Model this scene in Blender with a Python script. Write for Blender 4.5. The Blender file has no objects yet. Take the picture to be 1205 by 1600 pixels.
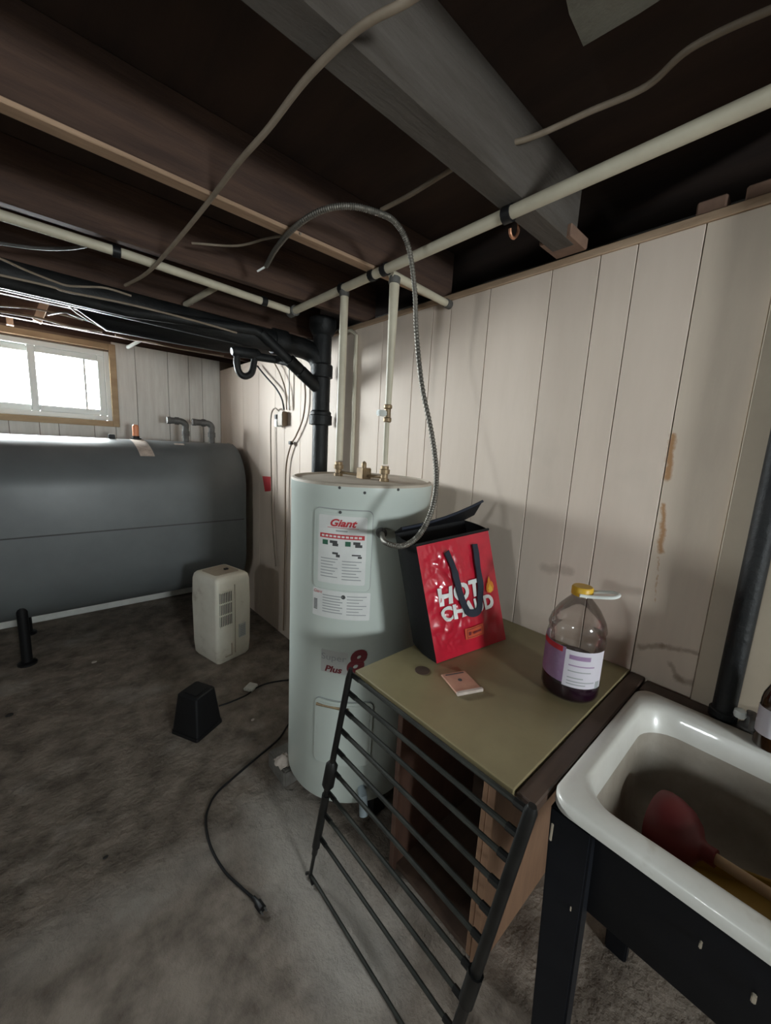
import bpy, bmesh, math, random
from mathutils import Vector, Matrix, noise
random.seed(7)
SC = bpy.context.scene
COL = SC.collection
R = math.radians

# ------------------------------------------------------------------ camera
F_PX, CAM_H = 606.18, 1.5
PITCH, ROLL, YAW = R(9.6), R(3.045), R(42.2)
_fw = Vector((math.sin(YAW)*math.cos(PITCH), math.cos(YAW)*math.cos(PITCH), -math.sin(PITCH)))
_r0 = Vector((math.cos(YAW), -math.sin(YAW), 0)); _u0 = _r0.cross(_fw)
_rt = math.cos(ROLL)*_r0 + math.sin(ROLL)*_u0
_up = -math.sin(ROLL)*_r0 + math.cos(ROLL)*_u0
CAMP = Vector((0, 0, CAM_H))
cd = bpy.data.cameras.new('camera'); cam = bpy.data.objects.new('camera', cd); COL.objects.link(cam)
cd.sensor_fit = 'VERTICAL'; cd.sensor_height = 24; cd.lens = F_PX/1600*24; cd.clip_start = .02
cam.matrix_world = Matrix(((_rt.x, _up.x, -_fw.x, 0), (_rt.y, _up.y, -_fw.y, 0), (_rt.z, _up.z, -_fw.z, CAM_H), (0, 0, 0, 1)))
SC.camera = cam

# ------------------------------------------------------------------ world, window daylight, exposure
W = bpy.data.worlds.new('world'); SC.world = W; W.use_nodes = True
bg = W.node_tree.nodes['Background']; bg.inputs[0].default_value = (.94, .98, 1.0, 1); bg.inputs[1].default_value = 130.0
SC.view_settings.view_transform = 'Standard'; SC.view_settings.look = 'None'
SC.view_settings.exposure = 0.25; SC.view_settings.gamma = 1.0; SC.view_settings.use_curve_mapping = False
SC.cycles.use_denoising = True
SC.cycles.max_bounces = 10; SC.cycles.diffuse_bounces = 5; SC.cycles.transparent_max_bounces = 16
SC.cycles.sample_clamp_indirect = 6

def portal(name, loc, rot, sx, sy):
    l = bpy.data.lights.new(name, 'AREA'); l.shape = 'RECTANGLE'; l.size = sx; l.size_y = sy
    l.cycles.is_portal = True
    o = bpy.data.objects.new(name, l); COL.objects.link(o); o.location = loc; o.rotation_euler = rot
WIN = (-.50, .50, 1.585, 2.125)          # opening in the far wall: x0 x1 z0 z1
WIN2 = (.03, .53, 1.13, 1.63)            # opening in the wall behind the camera: x0 x1 z0 z1
portal('portal_far', (0, 4.08, 1.855), (R(-90), 0, 0), 1.0, .54)
portal('portal_back', (.28, -2.58, 1.38), (R(90), 0, 0), .50, .50)
FILL_WIN = (.02, .34, 1.76, 2.06)             # added fill-light opening in the unseen left wall: y0 y1 z0 z1
portal('portal_left', (-3.03, .18, 1.91), (0, R(-90), 0), .30, .32)

# ------------------------------------------------------------------ pixel helpers (photo pixel -> point in the room)
def ray(x, y):
    return (_rt*((x-602.5)/F_PX) - _up*((y-800)/F_PX) + _fw)
def PX(x, y, X): v = ray(x, y); return CAMP + v*(X/v.x)
def PY(x, y, Y): v = ray(x, y); return CAMP + v*(Y/v.y)
def PZ(x, y, Z): v = ray(x, y); return CAMP + v*((Z-CAM_H)/v.z)
def PD(x, y, D): v = ray(x, y); return CAMP + v*(D/math.hypot(v.x, v.y))
def PP(x, y, P, n): v = ray(x, y); return CAMP + v*((P-CAMP).dot(n)/v.dot(n))

# ------------------------------------------------------------------ materials
MATS = {}
def _n(nt, t, **kw):
    n = nt.nodes.new(t)
    for k, v in kw.items(): setattr(n, k, v)
    return n
def mat(name, c1, c2=None, rough=.6, metal=0, scale=8, detail=5, stretch=(1, 1, 1), bump=0, bscale=None, spec=.5,
        lo=.35, hi=.65, rnd=0, coat=0, c3=None, scale3=1.5, lo3=.5, hi3=.65, stains_and_light=None, rvar=0):
    if name in MATS: return MATS[name]
    m = bpy.data.materials.new(name); m.use_nodes = True; nt = m.node_tree; L = nt.links.new
    b = nt.nodes['Principled BSDF']
    b.inputs['Roughness'].default_value = rough; b.inputs['Metallic'].default_value = metal
    b.inputs['Specular IOR Level'].default_value = spec; b.inputs['Coat Weight'].default_value = coat
    b.inputs['Base Color'].default_value = (*c1, 1)
    geo = _n(nt, 'ShaderNodeNewGeometry')
    mp = _n(nt, 'ShaderNodeMapping'); mp.inputs['Scale'].default_value = stretch
    L(geo.outputs['Position'], mp.inputs['Vector'])
    col = None
    def noise_tex(sc, det, vec=None):
        t = _n(nt, 'ShaderNodeTexNoise'); t.inputs['Scale'].default_value = sc; t.inputs['Detail'].default_value = det
        t.inputs['Roughness'].default_value = .62
        L(vec or mp.outputs['Vector'], t.inputs['Vector']); return t
    def ramp(fac, a, bb):
        r = _n(nt, 'ShaderNodeMapRange'); r.inputs['From Min'].default_value = a; r.inputs['From Max'].default_value = bb
        L(fac, r.inputs['Value']); return r.outputs['Result']
    def mixc(fac, a, bcol):
        x = _n(nt, 'ShaderNodeMix', data_type='RGBA')
        L(fac, x.inputs[0])
        for s, c in ((6, a), (7, bcol)):
            if isinstance(c, tuple): x.inputs[s].default_value = (*c, 1)
            else: L(c, x.inputs[s])
        return x.outputs[2]
    if c2:
        t = noise_tex(scale, detail)
        col = mixc(ramp(t.outputs['Fac'], lo, hi), c1, c2)
        if rvar:
            rr = _n(nt, 'ShaderNodeMapRange'); rr.inputs['To Min'].default_value = rough-rvar; rr.inputs['To Max'].default_value = rough+rvar
            L(t.outputs['Fac'], rr.inputs['Value']); L(rr.outputs['Result'], b.inputs['Roughness'])
    if c3:
        t3 = noise_tex(scale3, 4, geo.outputs['Position'])
        col = mixc(ramp(t3.outputs['Fac'], lo3, hi3), col or c1, c3)
    if rnd:
        oi = _n(nt, 'ShaderNodeObjectInfo'); hs = _n(nt, 'ShaderNodeHueSaturation')
        r = _n(nt, 'ShaderNodeMapRange'); r.inputs['To Min'].default_value = 1-rnd; r.inputs['To Max'].default_value = 1+rnd
        L(oi.outputs['Random'], r.inputs['Value']); L(r.outputs['Result'], hs.inputs['Value'])
        if isinstance(col, type(None)): hs.inputs['Color'].default_value = (*c1, 1)
        else: L(col, hs.inputs['Color'])
        col = hs.outputs['Color']
    if stains_and_light:
        nz = noise_tex(26, 4, geo.outputs['Position'])
        off = _n(nt, 'ShaderNodeVectorMath', operation='MULTIPLY_ADD')
        L(nz.outputs['Color'], off.inputs[0]); off.inputs[1].default_value = (.03, .03, .03)
        sub = _n(nt, 'ShaderNodeVectorMath', operation='SUBTRACT'); L(geo.outputs['Position'], sub.inputs[0]); sub.inputs[1].default_value = (.015, .015, .015)
        L(sub.outputs[0], off.inputs[2])
        for (a, e, w, c, k) in stains_and_light:
            a = Vector(a); e = Vector(e); dvec = e-a
            pa = _n(nt, 'ShaderNodeVectorMath', operation='SUBTRACT'); L(off.outputs[0], pa.inputs[0]); pa.inputs[1].default_value = a
            dt = _n(nt, 'ShaderNodeVectorMath', operation='DOT_PRODUCT'); L(pa.outputs[0], dt.inputs[0]); dt.inputs[1].default_value = dvec/dvec.length_squared
            cl = _n(nt, 'ShaderNodeClamp'); L(dt.outputs['Value'], cl.inputs[0])
            sc = _n(nt, 'ShaderNodeVectorMath', operation='SCALE'); sc.inputs[0].default_value = dvec; L(cl.outputs[0], sc.inputs['Scale'])
            ds = _n(nt, 'ShaderNodeVectorMath', operation='DISTANCE'); L(pa.outputs[0], ds.inputs[0]); L(sc.outputs[0], ds.inputs[1])
            mr = _n(nt, 'ShaderNodeMapRange'); mr.inputs['From Min'].default_value = w*1.25; mr.inputs['From Max'].default_value = w*.4
            mr.inputs['To Max'].default_value = k; L(ds.outputs['Value'], mr.inputs['Value'])
            col = mixc(mr.outputs['Result'], col if col is not None else c1, c)
    if col is not None: L(col, b.inputs['Base Color'])
    if bump:
        tb = noise_tex(bscale or scale*3, 6)
        bp = _n(nt, 'ShaderNodeBump'); bp.inputs['Strength'].default_value = bump; bp.inputs['Distance'].default_value = .02
        L(tb.outputs['Fac'], bp.inputs['Height']); L(bp.outputs['Normal'], b.inputs['Normal'])
    MATS[name] = m; return m
def clear(name, tint, gloss=.08, rough=.05):
    m = bpy.data.materials.new(name); m.use_nodes = True; nt = m.node_tree; nt.nodes.remove(nt.nodes['Principled BSDF'])
    t = _n(nt, 'ShaderNodeBsdfTransparent'); t.inputs[0].default_value = (*tint, 1)
    g = _n(nt, 'ShaderNodeBsdfGlossy'); g.inputs['Roughness'].default_value = rough
    lw = _n(nt, 'ShaderNodeLayerWeight'); lw.inputs['Blend'].default_value = .25
    ad = _n(nt, 'ShaderNodeMath', operation='ADD'); ad.inputs[1].default_value = gloss; ad.use_clamp = True
    ml = _n(nt, 'ShaderNodeMath', operation='MULTIPLY'); ml.inputs[1].default_value = .6
    nt.links.new(lw.outputs['Fresnel'], ml.inputs[0]); nt.links.new(ml.outputs[0], ad.inputs[0])
    x = _n(nt, 'ShaderNodeMixShader'); nt.links.new(ad.outputs[0], x.inputs[0]); nt.links.new(t.outputs[0], x.inputs[1]); nt.links.new(g.outputs[0], x.inputs[2])
    nt.links.new(x.outputs[0], nt.nodes['Material Output'].inputs['Surface'])
    MATS[name] = m; return m

def S(y0, z0, y1, z1, w, c, k): return ((1.347, y0, z0), (1.347, y1, z1), w, c, k)
def sp(xa, ya, xb, yb, w, c, k):
    a = PX(xa, ya, 1.347); b_ = PX(xb, yb, 1.347); return S(a.y, a.z, b_.y, b_.z, w, c, k)
RUST = (.36, .16, .04); DIRT_BROWN = (.22, .15, .10)
WALL_MARKS = [sp(1052, 680, 1042, 745, .010, RUST, .85), sp(1037, 790, 1033, 862, .008, RUST, .8), sp(1030, 870, 1022, 940, .003, RUST, .5),
          sp(1000, 1012, 1035, 1009, .010, DIRT_BROWN, .6), sp(1035, 1009, 1092, 1022, .009, DIRT_BROWN, .6),
          sp(1048, 1040, 1066, 1066, .009, DIRT_BROWN, .55), sp(1062, 1062, 1094, 1068, .012, DIRT_BROWN, .55),
          sp(850, 888, 890, 893, .018, DIRT_BROWN, .35), sp(700, 1000, 960, 1010, .06, DIRT_BROWN, .35), sp(800, 960, 860, 985, .05, DIRT_BROWN, .2)]  # first stroke only darkens a short band of the wall
M = dict(
    plank=mat('painted_plank', (.73, .612, .52), (.63, .52, .43), rough=.62, scale=2.2, stretch=(3, 3, .5), bump=.06, bscale=30, lo=.25, hi=.8, rnd=.04, c3=(.50, .44, .37), scale3=1.7, lo3=.6, hi3=.9, stains_and_light=WALL_MARKS),
    plankw=mat('painted_plank_far', (.74, .72, .67), (.64, .61, .56), rough=.65, scale=5, stretch=(6, 6, .6), bump=.12, bscale=30, rnd=.06, c3=(.42, .36, .30), scale3=2, lo3=.6, hi3=.9),
    plankb=mat('painted_plank_beige', (.65, .545, .44), (.56, .465, .375), rough=.62, scale=2.2, stretch=(3, 3, .5), bump=.06, bscale=30, stains_and_light=WALL_MARKS),
    groove=mat('groove', (.22, .16, .115), rough=.9),
    panel2=mat('beige_sheet', (.48, .40, .305), (.42, .345, .26), rough=.6, scale=4, bump=.06),
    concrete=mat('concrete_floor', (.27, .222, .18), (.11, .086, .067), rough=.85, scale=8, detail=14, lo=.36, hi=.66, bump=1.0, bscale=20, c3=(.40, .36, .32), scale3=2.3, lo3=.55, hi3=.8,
        stains_and_light=[(PZ(440, 1280, 0), PZ(560, 1500, 0), .15, (.43, .395, .355), .62), (PZ(60, 1480, 0), PZ(330, 1330, 0), .10, (.32, .285, .25), .4)]),  # first stroke: pool of window light painted into the floor colour
    foundation=mat('foundation', (.10, .09, .08), (.06, .055, .05), rough=.95, scale=4, bump=.3),
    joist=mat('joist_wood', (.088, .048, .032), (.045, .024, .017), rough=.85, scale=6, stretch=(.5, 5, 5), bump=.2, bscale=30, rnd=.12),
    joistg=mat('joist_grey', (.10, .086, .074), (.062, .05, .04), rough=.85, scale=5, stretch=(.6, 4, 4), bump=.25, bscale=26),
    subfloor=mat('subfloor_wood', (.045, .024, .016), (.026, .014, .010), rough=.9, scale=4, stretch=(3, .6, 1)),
    trimwood=mat('trim_wood', (.58, .42, .29), (.42, .29, .19), rough=.7, scale=7, stretch=(3, .5, 3), bump=.15),
    litwood=mat('lit_underside_wood', (.44, .29, .19), (.30, .19, .12), rough=.75, scale=7, stretch=(.5, 4, 4), bump=.15),
    blockwood=mat('block_wood', (.24, .145, .10), (.17, .10, .07), rough=.8, scale=9),
    casing=mat('casing_wood', (.46, .33, .19), (.36, .24, .13), rough=.6, scale=7, stretch=(.6, 3, 3)),
    vinyl=mat('white_vinyl', (.80, .83, .80), rough=.35),
    white=mat('white_paint', (.72, .72, .68), (.6, .6, .56), rough=.5, scale=10),
    tank=mat('tank_paint', (.140, .152, .156), (.122, .132, .136), rough=.40, scale=4, rvar=.08, bump=.05, bscale=5),
    black=mat('cast_iron_black', (.008, .009, .010), (.016, .016, .016), spec=.3, rough=.5, scale=14, bump=.2, bscale=60),
    blackp=mat('black_plastic', (.005, .005, .006), rough=.5, spec=.35),
    cream=mat('cream_pipe_sleeve', (.58, .53, .41), (.48, .43, .33), rough=.5, scale=9),
    steel=mat('conduit_steel', (.20, .185, .16), rough=.55, metal=.75),
    grey=mat('galvanised', (.15, .145, .14), (.09, .085, .08), rough=.6, metal=.3, scale=20),
    copper=mat('copper', (.62, .30, .18), (.40, .20, .12), rough=.4, metal=.9, scale=20),
    brass=mat('brass', (.36, .26, .15), (.22, .16, .10), rough=.5, metal=.7, scale=30),
    heater=mat('heater_enamel', (.585, .635, .59), (.55, .60, .555), rough=.32, scale=3, spec=.5),
    htop=mat('heater_top', (.60, .53, .44), (.46, .39, .31), rough=.7, scale=6),
    paper=mat('label_paper', (.74, .74, .72), (.66, .66, .64), rough=.6, scale=12),
    ink=mat('ink_dark', (.06, .06, .06), rough=.7), inkg=mat('ink_grey', (.34, .35, .35), rough=.7),
    red=mat('print_red', (.50, .03, .04), rough=.5), maroon=mat('print_maroon', (.16, .018, .025), rough=.5),
    green=mat('print_green', (.03, .12, .07), rough=.6),
    silver=mat('print_silver', (.55, .56, .54), rough=.4, metal=.3),
    bagred=mat('bag_red', (.56, .012, .035), (.46, .010, .03), rough=.30, scale=12, bump=.08, bscale=22, coat=.8),
    bagblk=mat('bag_black', (.006, .006, .007), spec=.3, rough=.6, bump=.1, bscale=20), strap=mat('strap_navy', (.014, .018, .032), rough=.75),
    bagwhite=mat('bag_print_white', (.72, .72, .70), rough=.4), flame=mat('flame_orange', (.75, .25, .03), rough=.4), flamey=mat('flame_yellow', (.8, .5, .06), rough=.4),
    badge=mat('badge_orange', (.55, .09, .04), rough=.4),
    counter=mat('laminate_olive', (.27, .225, .12), (.21, .17, .09), rough=.38, scale=4, rvar=.06),
    darkwood=mat('dark_board', (.085, .052, .036), (.055, .034, .025), rough=.5, scale=6, stretch=(.6, 4, 4)),
    cabwood=mat('cabinet_wood', (.12, .060, .040), (.08, .04, .028), rough=.6, scale=6, stretch=(4, 4, .6)),
    tanwood=mat('tan_wood', (.26, .145, .085), (.19, .105, .062), rough=.6, scale=6, stretch=(4, 4, .6)),
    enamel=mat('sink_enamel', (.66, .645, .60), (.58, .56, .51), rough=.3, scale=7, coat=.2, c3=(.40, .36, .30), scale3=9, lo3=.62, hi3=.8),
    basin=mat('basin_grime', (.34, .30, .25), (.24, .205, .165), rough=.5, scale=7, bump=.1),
    sinkblk=mat('sink_black', (.004, .005, .008), (.007, .008, .011), spec=.25, rough=.5, scale=9),
    rack=mat('rack_metal', (.004, .004, .004), (.012, .012, .011), rough=.42, scale=18, metal=.2),
    rung=mat('rung_metal', (.040, .042, .035), (.018, .019, .016), rough=.45, scale=12, metal=.2),
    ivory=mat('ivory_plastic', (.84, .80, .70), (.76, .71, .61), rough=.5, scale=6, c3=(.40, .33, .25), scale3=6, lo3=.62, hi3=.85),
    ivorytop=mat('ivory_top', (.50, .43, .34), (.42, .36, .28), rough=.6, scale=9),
    dark=mat('dark_gap', (.02, .018, .016), rough=.9),
    pink=mat('pink_paper', (.52, .27, .18), (.45, .22, .15), rough=.7, scale=30),
    beige=mat('beige_cable', (.27, .215, .16), (.20, .155, .11), rough=.6, scale=14),
    brown=mat('brown_box', (.24, .17, .11), rough=.5), orange=mat('orange_float', (.72, .27, .13), rough=.4),
    yellow=mat('yellow_plastic', (.72, .42, .03), rough=.4), mustard=mat('mustard_plastic', (.34, .20, .03), rough=.5),
    juice=mat('grape_juice', (.018, .003, .014), rough=.2), purple=mat('label_purple', (.26, .15, .28), (.34, .22, .36), rough=.5, scale=20),
    labelw=mat('label_white', (.64, .60, .66), rough=.5),
    plred=mat('plunger_rubber', (.17, .022, .024), rough=.5), plwood=mat('plunger_stick', (.50, .34, .20), rough=.6),
    amber=mat('amber_glass', (.035, .015, .006), rough=.12, coat=.6),
    cloth=mat('pale_rag', (.58, .50, .44), (.42, .35, .30), rough=.9, scale=30),
    bluish=mat('pale_blue_plastic', (.42, .50, .55), rough=.4), block=mat('concrete_block', (.20, .185, .165), (.13, .12, .105), rough=.9, scale=14, bump=.4),
    rawwood=mat('raw_wood', (.55, .40, .30), (.45, .30, .21), rough=.7, scale=9, stretch=(1, 1, .3)),
    palegrey=mat('pale_grey', (.36, .37, .33), (.26, .27, .24), rough=.9, scale=7, bump=.3),
)
M['glass'] = clear('window_glass', (.96, .98, .98), .03, .02)
M['jug'] = clear('jug_plastic', (.90, .88, .87), .05, .10)

# ------------------------------------------------------------------ mesh helpers
ORG = {}
class MB:
    def __init__(s): s.v = []; s.f = []
    def add(s, vs, fs):
        k = len(s.v); s.v += [Vector(p) for p in vs]; s.f += [tuple(i+k for i in q) for q in fs]; return s
    def box(s, x0, x1, y0, y1, z0, z1, mx=None):
        p = [Vector((x, y, z)) for z in (z0, z1) for y in (y0, y1) for x in (x0, x1)]
        if mx is not None: p = [mx @ q for q in p]
        return s.add(p, [(0, 2, 3, 1), (4, 5, 7, 6), (0, 1, 5, 4), (2, 6, 7, 3), (0, 4, 6, 2), (1, 3, 7, 5)])
    def hexa(s, lo, hi):          # two quads of corresponding corners
        return s.add(list(lo)+list(hi), [(3, 2, 1, 0), (4, 5, 6, 7), (0, 1, 5, 4), (1, 2, 6, 5), (2, 3, 7, 6), (3, 0, 4, 7)])
    def rings(s, rs, cap0=True, cap1=True):
        n = len(rs[0]); vs = [p for r in rs for p in r]; fs = []
        for i in range(len(rs)-1):
            for j in range(n):
                k = (j+1) % n; fs.append((i*n+j, i*n+k, (i+1)*n+k, (i+1)*n+j))
        if cap0: fs.append(tuple(reversed(range(n))))
        if cap1: fs.append(tuple(range((len(rs)-1)*n, len(rs)*n)))
        return s.add(vs, fs)
    def tube(s, path, r, n=10, caps=True):
        path = [Vector(p) for p in path]; m = len(path)
        rad = r if isinstance(r, (list, tuple)) else [r]*m
        tans = []
        for i in range(m):
            t = (path[min(i+1, m-1)]-path[max(i-1, 0)]); tans.append(t.normalized() if t.length > 1e-9 else Vector((0, 0, 1)))
        a = tans[0].orthogonal().normalized(); rs = []
        for i in range(m):
            a = (a - tans[i]*a.dot(tans[i]));
            a = a.normalized() if a.length > 1e-6 else tans[i].orthogonal().normalized()
            b = tans[i].cross(a)
            rs.append([path[i]+rad[i]*(math.cos(2*math.pi*j/n)*a+math.sin(2*math.pi*j/n)*b) for j in range(n)])
        return s.rings(rs, caps, caps)
    def lathe(s, prof, c=(0, 0, 0), n=24, mx=None, cap0=True, cap1=True):
        rs = []
        for (r, z) in prof:
            ring = [Vector((r*math.cos(2*math.pi*j/n), r*math.sin(2*math.pi*j/n), z)) for j in range(n)]
            rs.append([(mx @ p if mx is not None else p+Vector(c)) for p in ring])
        return s.rings(rs, cap0, cap1)
    def sheet(s, pts, nu, nv):   # grid of points row-major nv rows of nu
        return s.add(pts, [(j*nu+i, j*nu+i+1, (j+1)*nu+i+1, (j+1)*nu+i) for j in range(nv-1) for i in range(nu-1)])
    def build(s, name, m, parent=None, smooth=40, bevel=0, solid=0, seg=2):
        lo = Vector([min(p[i] for p in s.v) for i in range(3)]); hi = Vector([max(p[i] for p in s.v) for i in range(3)])
        org = Vector(((lo.x+hi.x)/2, (lo.y+hi.y)/2, lo.z))
        me = bpy.data.meshes.new(name); me.from_pydata([p-org for p in s.v], [], s.f)
        bm = bmesh.new(); bm.from_mesh(me)
        if solid:
            bmesh.ops.solidify(bm, geom=bm.faces[:], thickness=solid)
        bmesh.ops.recalc_face_normals(bm, faces=bm.faces[:])
        if bevel:
            es = [e for e in bm.edges if len(e.link_faces) == 2 and e.calc_face_angle(0) > R(40)]
            bmesh.ops.bevel(bm, geom=es, offset=bevel, segments=seg, affect='EDGES', clamp_overlap=True)
        bm.to_mesh(me); bm.free()
        me.materials.append(M[m] if isinstance(m, str) else m)
        if smooth:
            for p in me.polygons: p.use_smooth = True
            me.set_sharp_from_angle(angle=R(smooth))
        o = bpy.data.objects.new(name, me); COL.objects.link(o)
        ORG[o.name] = org
        if parent is not None: o.parent = parent; o.location = org-ORG[parent.name]
        else: o.location = org
        return o
def tag(o, label, cat, group=None):
    o['label'] = label; o['category'] = cat
    if group: o['group'] = group
    return o
def struct(o, label=None, cat=None):
    o['kind'] = 'structure'
    if label: o['label'] = label
    if cat: o['category'] = cat
    return o
def thing(name, label, cat, loc, group=None):
    o = bpy.data.objects.new(name, None); COL.objects.link(o); o.location = loc; o.empty_display_size = .05
    ORG[o.name] = Vector(loc); return tag(o, label, cat, group)
def rrect(cx, cy, hx, hy, r, n=5):
    out = []
    for (sx, sy, a0) in ((1, 1, 0), (-1, 1, 90), (-1, -1, 180), (1, -1, 270)):
        for k in range(n+1):
            a = R(a0+90*k/n); out.append((cx+sx*(hx-r)+r*math.cos(a), cy+sy*(hy-r)+r*math.sin(a)))
    return out
def catmull(pts, k=8):
    pts = [Vector(p) for p in pts]; q = [2*pts[0]-pts[1]]+pts+[2*pts[-1]-pts[-2]]; out = []
    for i in range(1, len(q)-2):
        for j in range(k):
            t = j/k; a, b, c, d = q[i-1], q[i], q[i+1], q[i+2]
            out.append(.5*((2*b)+(c-a)*t+(2*a-5*b+4*c-d)*t*t+(3*b-a-3*c+d)*t**3))
    return out+[pts[-1]]
def text_geo(body, size, shear=0, bold=0, sx=1, align='CENTER', space=1.0):
    cu = bpy.data.curves.new('t', 'FONT'); cu.body = body; cu.size = size; cu.shear = shear; cu.offset = bold; cu.align_x = align; cu.align_y = 'CENTER'
    cu.space_character = space; cu.resolution_u = 4
    o = bpy.data.objects.new('t', cu); COL.objects.link(o)
    dg = bpy.context.evaluated_depsgraph_get(); ev = o.evaluated_get(dg); me = ev.to_mesh()
    vs = [(v.co.x*sx, v.co.y) for v in me.vertices]; fs = [tuple(p.vertices) for p in me.polygons]
    ev.to_mesh_clear(); bpy.data.objects.remove(o); bpy.data.curves.remove(cu)
    return vs, fs

# ================================================================== THE ROOM
WX, WY = 1.348, 3.90             # faces of the right wall and of the far wall
JZ, SZ = 2.14, 2.325             # underside of joists, underside of subfloor
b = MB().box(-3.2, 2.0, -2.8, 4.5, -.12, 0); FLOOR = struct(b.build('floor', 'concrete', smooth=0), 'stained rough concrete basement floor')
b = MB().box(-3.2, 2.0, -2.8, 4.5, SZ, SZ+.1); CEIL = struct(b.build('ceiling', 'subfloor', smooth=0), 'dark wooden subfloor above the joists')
b = MB().box(WX+.017, WX+.05, -2.7, WY+.02, 0, 2.12); WR = struct(b.build('wall_right', 'groove', smooth=0), 'white painted plank wall along the right side')
ys = [3.90, 3.62, 3.357, 3.043, 2.763, 2.614, 2.388, 2.09, 1.795, 1.576, 1.35, 1.244, 1.143, .954, .712, .559, .457, .301, .146]
for i in range(len(ys)-1):
    g = .0014
    k = MB().box(WX, WX+.017, ys[i+1]+g, ys[i]-g, .0 if ys[i] > 2.3 else .0, 2.116)
    k.build('plank', 'plankb' if i == len(ys)-2 else 'plank', WR, smooth=0, bevel=.0012, seg=1)
k = MB().box(WX-.014, WX+.017, -2.6, .146-.001, 0, 2.118); k.build('panel', 'panel2', WR, smooth=0, bevel=.002, seg=1)['label'] = 'beige wall sheet standing proud of the planks'
k = MB().box(WX-.006, WX+.05, -2.6, 2.05, 2.1165, 2.14); struct(k.build('trim_1', 'trimwood', smooth=0, bevel=.002, seg=1), 'rough wooden strip along the top of the plank wall')
struct(MB().box(1.72, 1.85, -2.8, 4.4, 0, SZ).build('wall_foundation', 'foundation', smooth=0), 'dark foundation wall behind the planks')
y0, y1, z0, z1 = FILL_WIN
b = MB().box(-3.2, -3.05, -2.8, y0, 0, SZ).box(-3.2, -3.05, y1, 4.4, 0, SZ).box(-3.2, -3.05, y0, y1, 0, z0).box(-3.2, -3.05, y0, y1, z1, SZ)
struct(b.build('wall_left', 'white', smooth=0), 'white painted concrete wall out on the left')
w3 = MB().box(-3.16, -3.10, y0, y0+.04, z0, z1).box(-3.16, -3.10, y1-.04, y1, z0, z1).box(-3.16, -3.10, y0, y1, z0, z0+.04).box(-3.16, -3.10, y0, y1, z1-.04, z1)
w3 = struct(w3.build('fill_window', 'vinyl', smooth=0), 'small white window added for fill light in the unseen left wall')
MB().box(-3.132, -3.128, y0+.04, y1-.04, z0+.04, z1-.04).build('pane', 'glass', w3, smooth=0)
x0, x1, z0, z1 = WIN2
b = MB().box(-3.1, x0, -2.75, -2.6, 0, SZ).box(x1, 1.8, -2.75, -2.6, 0, SZ).box(x0, x1, -2.75, -2.6, 0, z0).box(x0, x1, -2.75, -2.6, z1, SZ)
struct(b.build('wall_back', 'white', smooth=0), 'concrete wall behind the viewer with a small window')
w2 = MB().box(x0, x0+.05, -2.70, -2.64, z0, z1).box(x1-.05, x1, -2.70, -2.64, z0, z1).box(x0, x1, -2.70, -2.64, z0, z0+.05).box(x0, x1, -2.70, -2.64, z1-.05, z1)
w2 = struct(w2.build('window_2', 'vinyl', smooth=0), 'small white window in the wall behind the viewer')
MB().box(x0+.05, x1-.05, -2.672, -2.668, z0+.05, z1-.05).build('pane', 'glass', w2, smooth=0)

# far wall with the window
x0, x1, z0, z1 = WIN
b = MB().box(-3.1, x0, WY+.017, 4.10, 0, 2.2).box(x1, 1.72, WY+.017, 4.10, 0, 2.2).box(x0, x1, WY+.017, 4.10, 0, z0).box(x0, x1, WY+.017, 4.10, z1, 2.2)
WF = struct(b.build('wall_far', 'groove', smooth=0), 'white painted plank wall with the window')
struct(MB().box(-3.1, 1.72, WY+.03, 4.10, 2.2, SZ).build('trim_2', 'joist', smooth=0), 'brown rim board above the far wall')
xs = [-3.0, -2.6, -2.3, -2.0, -1.6, -1.3, -1.0, -.7, -.5, -.29, -.126, .038, .148, .366, .508, .668, .907, 1.074, 1.187, WX-.001]
for i in range(len(xs)-1):
    a_, c_ = xs[i]+.0018, xs[i+1]-.0018
    inw = a_ < .50 and c_ > -.50
    if inw:
        MB().box(a_, c_, WY, WY+.017, 0, z0-.003).build('plank', 'plankw', WF, smooth=0, bevel=.0012, seg=1)
        continue
    MB().box(a_, c_, WY, WY+.017, 0, 2.2).build('plank', 'plankw', WF, smooth=0, bevel=.0012, seg=1)
struct(MB().box(-3.0, 1.33, WY-.016, WY-.001, 0.002, .105).build('baseboard_far', 'white', smooth=0, bevel=.003, seg=1), 'white board along the foot of the far wall')
# window: wooden casing, vinyl frame, two sliding sashes
def frame4(x0, x1, z0, z1, w, y0, y1):
    return MB().box(x0, x0+w, y0, y1, z0, z1).box(x1-w, x1, y0, y1, z0, z1).box(x0+w, x1-w, y0, y1, z0, z0+w).box(x0+w, x1-w, y0, y1, z1-w, z1)
WN = struct(frame4(x0-.035, x1+.035, z0-.045, z1+.055, .045, WY-.014, WY+.0165).build('window_1', 'casing', smooth=0, bevel=.002, seg=1), 'wide sliding basement window with bare wood casing')
frame4(x0+.002, x1-.002, z0+.002, z1-.002, .038, WY+.02, WY+.10).build('window_frame', 'vinyl', WN, smooth=0, bevel=.003, seg=1)
frame4(x0+.04, .05, z0+.04, z1-.04, .045, WY+.060, WY+.085).build('sash', 'vinyl', WN, smooth=0, bevel=.003, seg=1)
frame4(.005, x1-.04, z0+.04, z1-.04, .045, WY+.030, WY+.055).build('sash', 'vinyl', WN, smooth=0, bevel=.003, seg=1)
MB().box(.325, .34, WY+.036, WY+.050, z0+.085, z1-.085).build('mullion', 'vinyl', WN, smooth=0)
MB().box(x0+.085, .005, WY+.070, WY+.074, z0+.085, z1-.085).build('pane', 'glass', WN, smooth=0)
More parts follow.
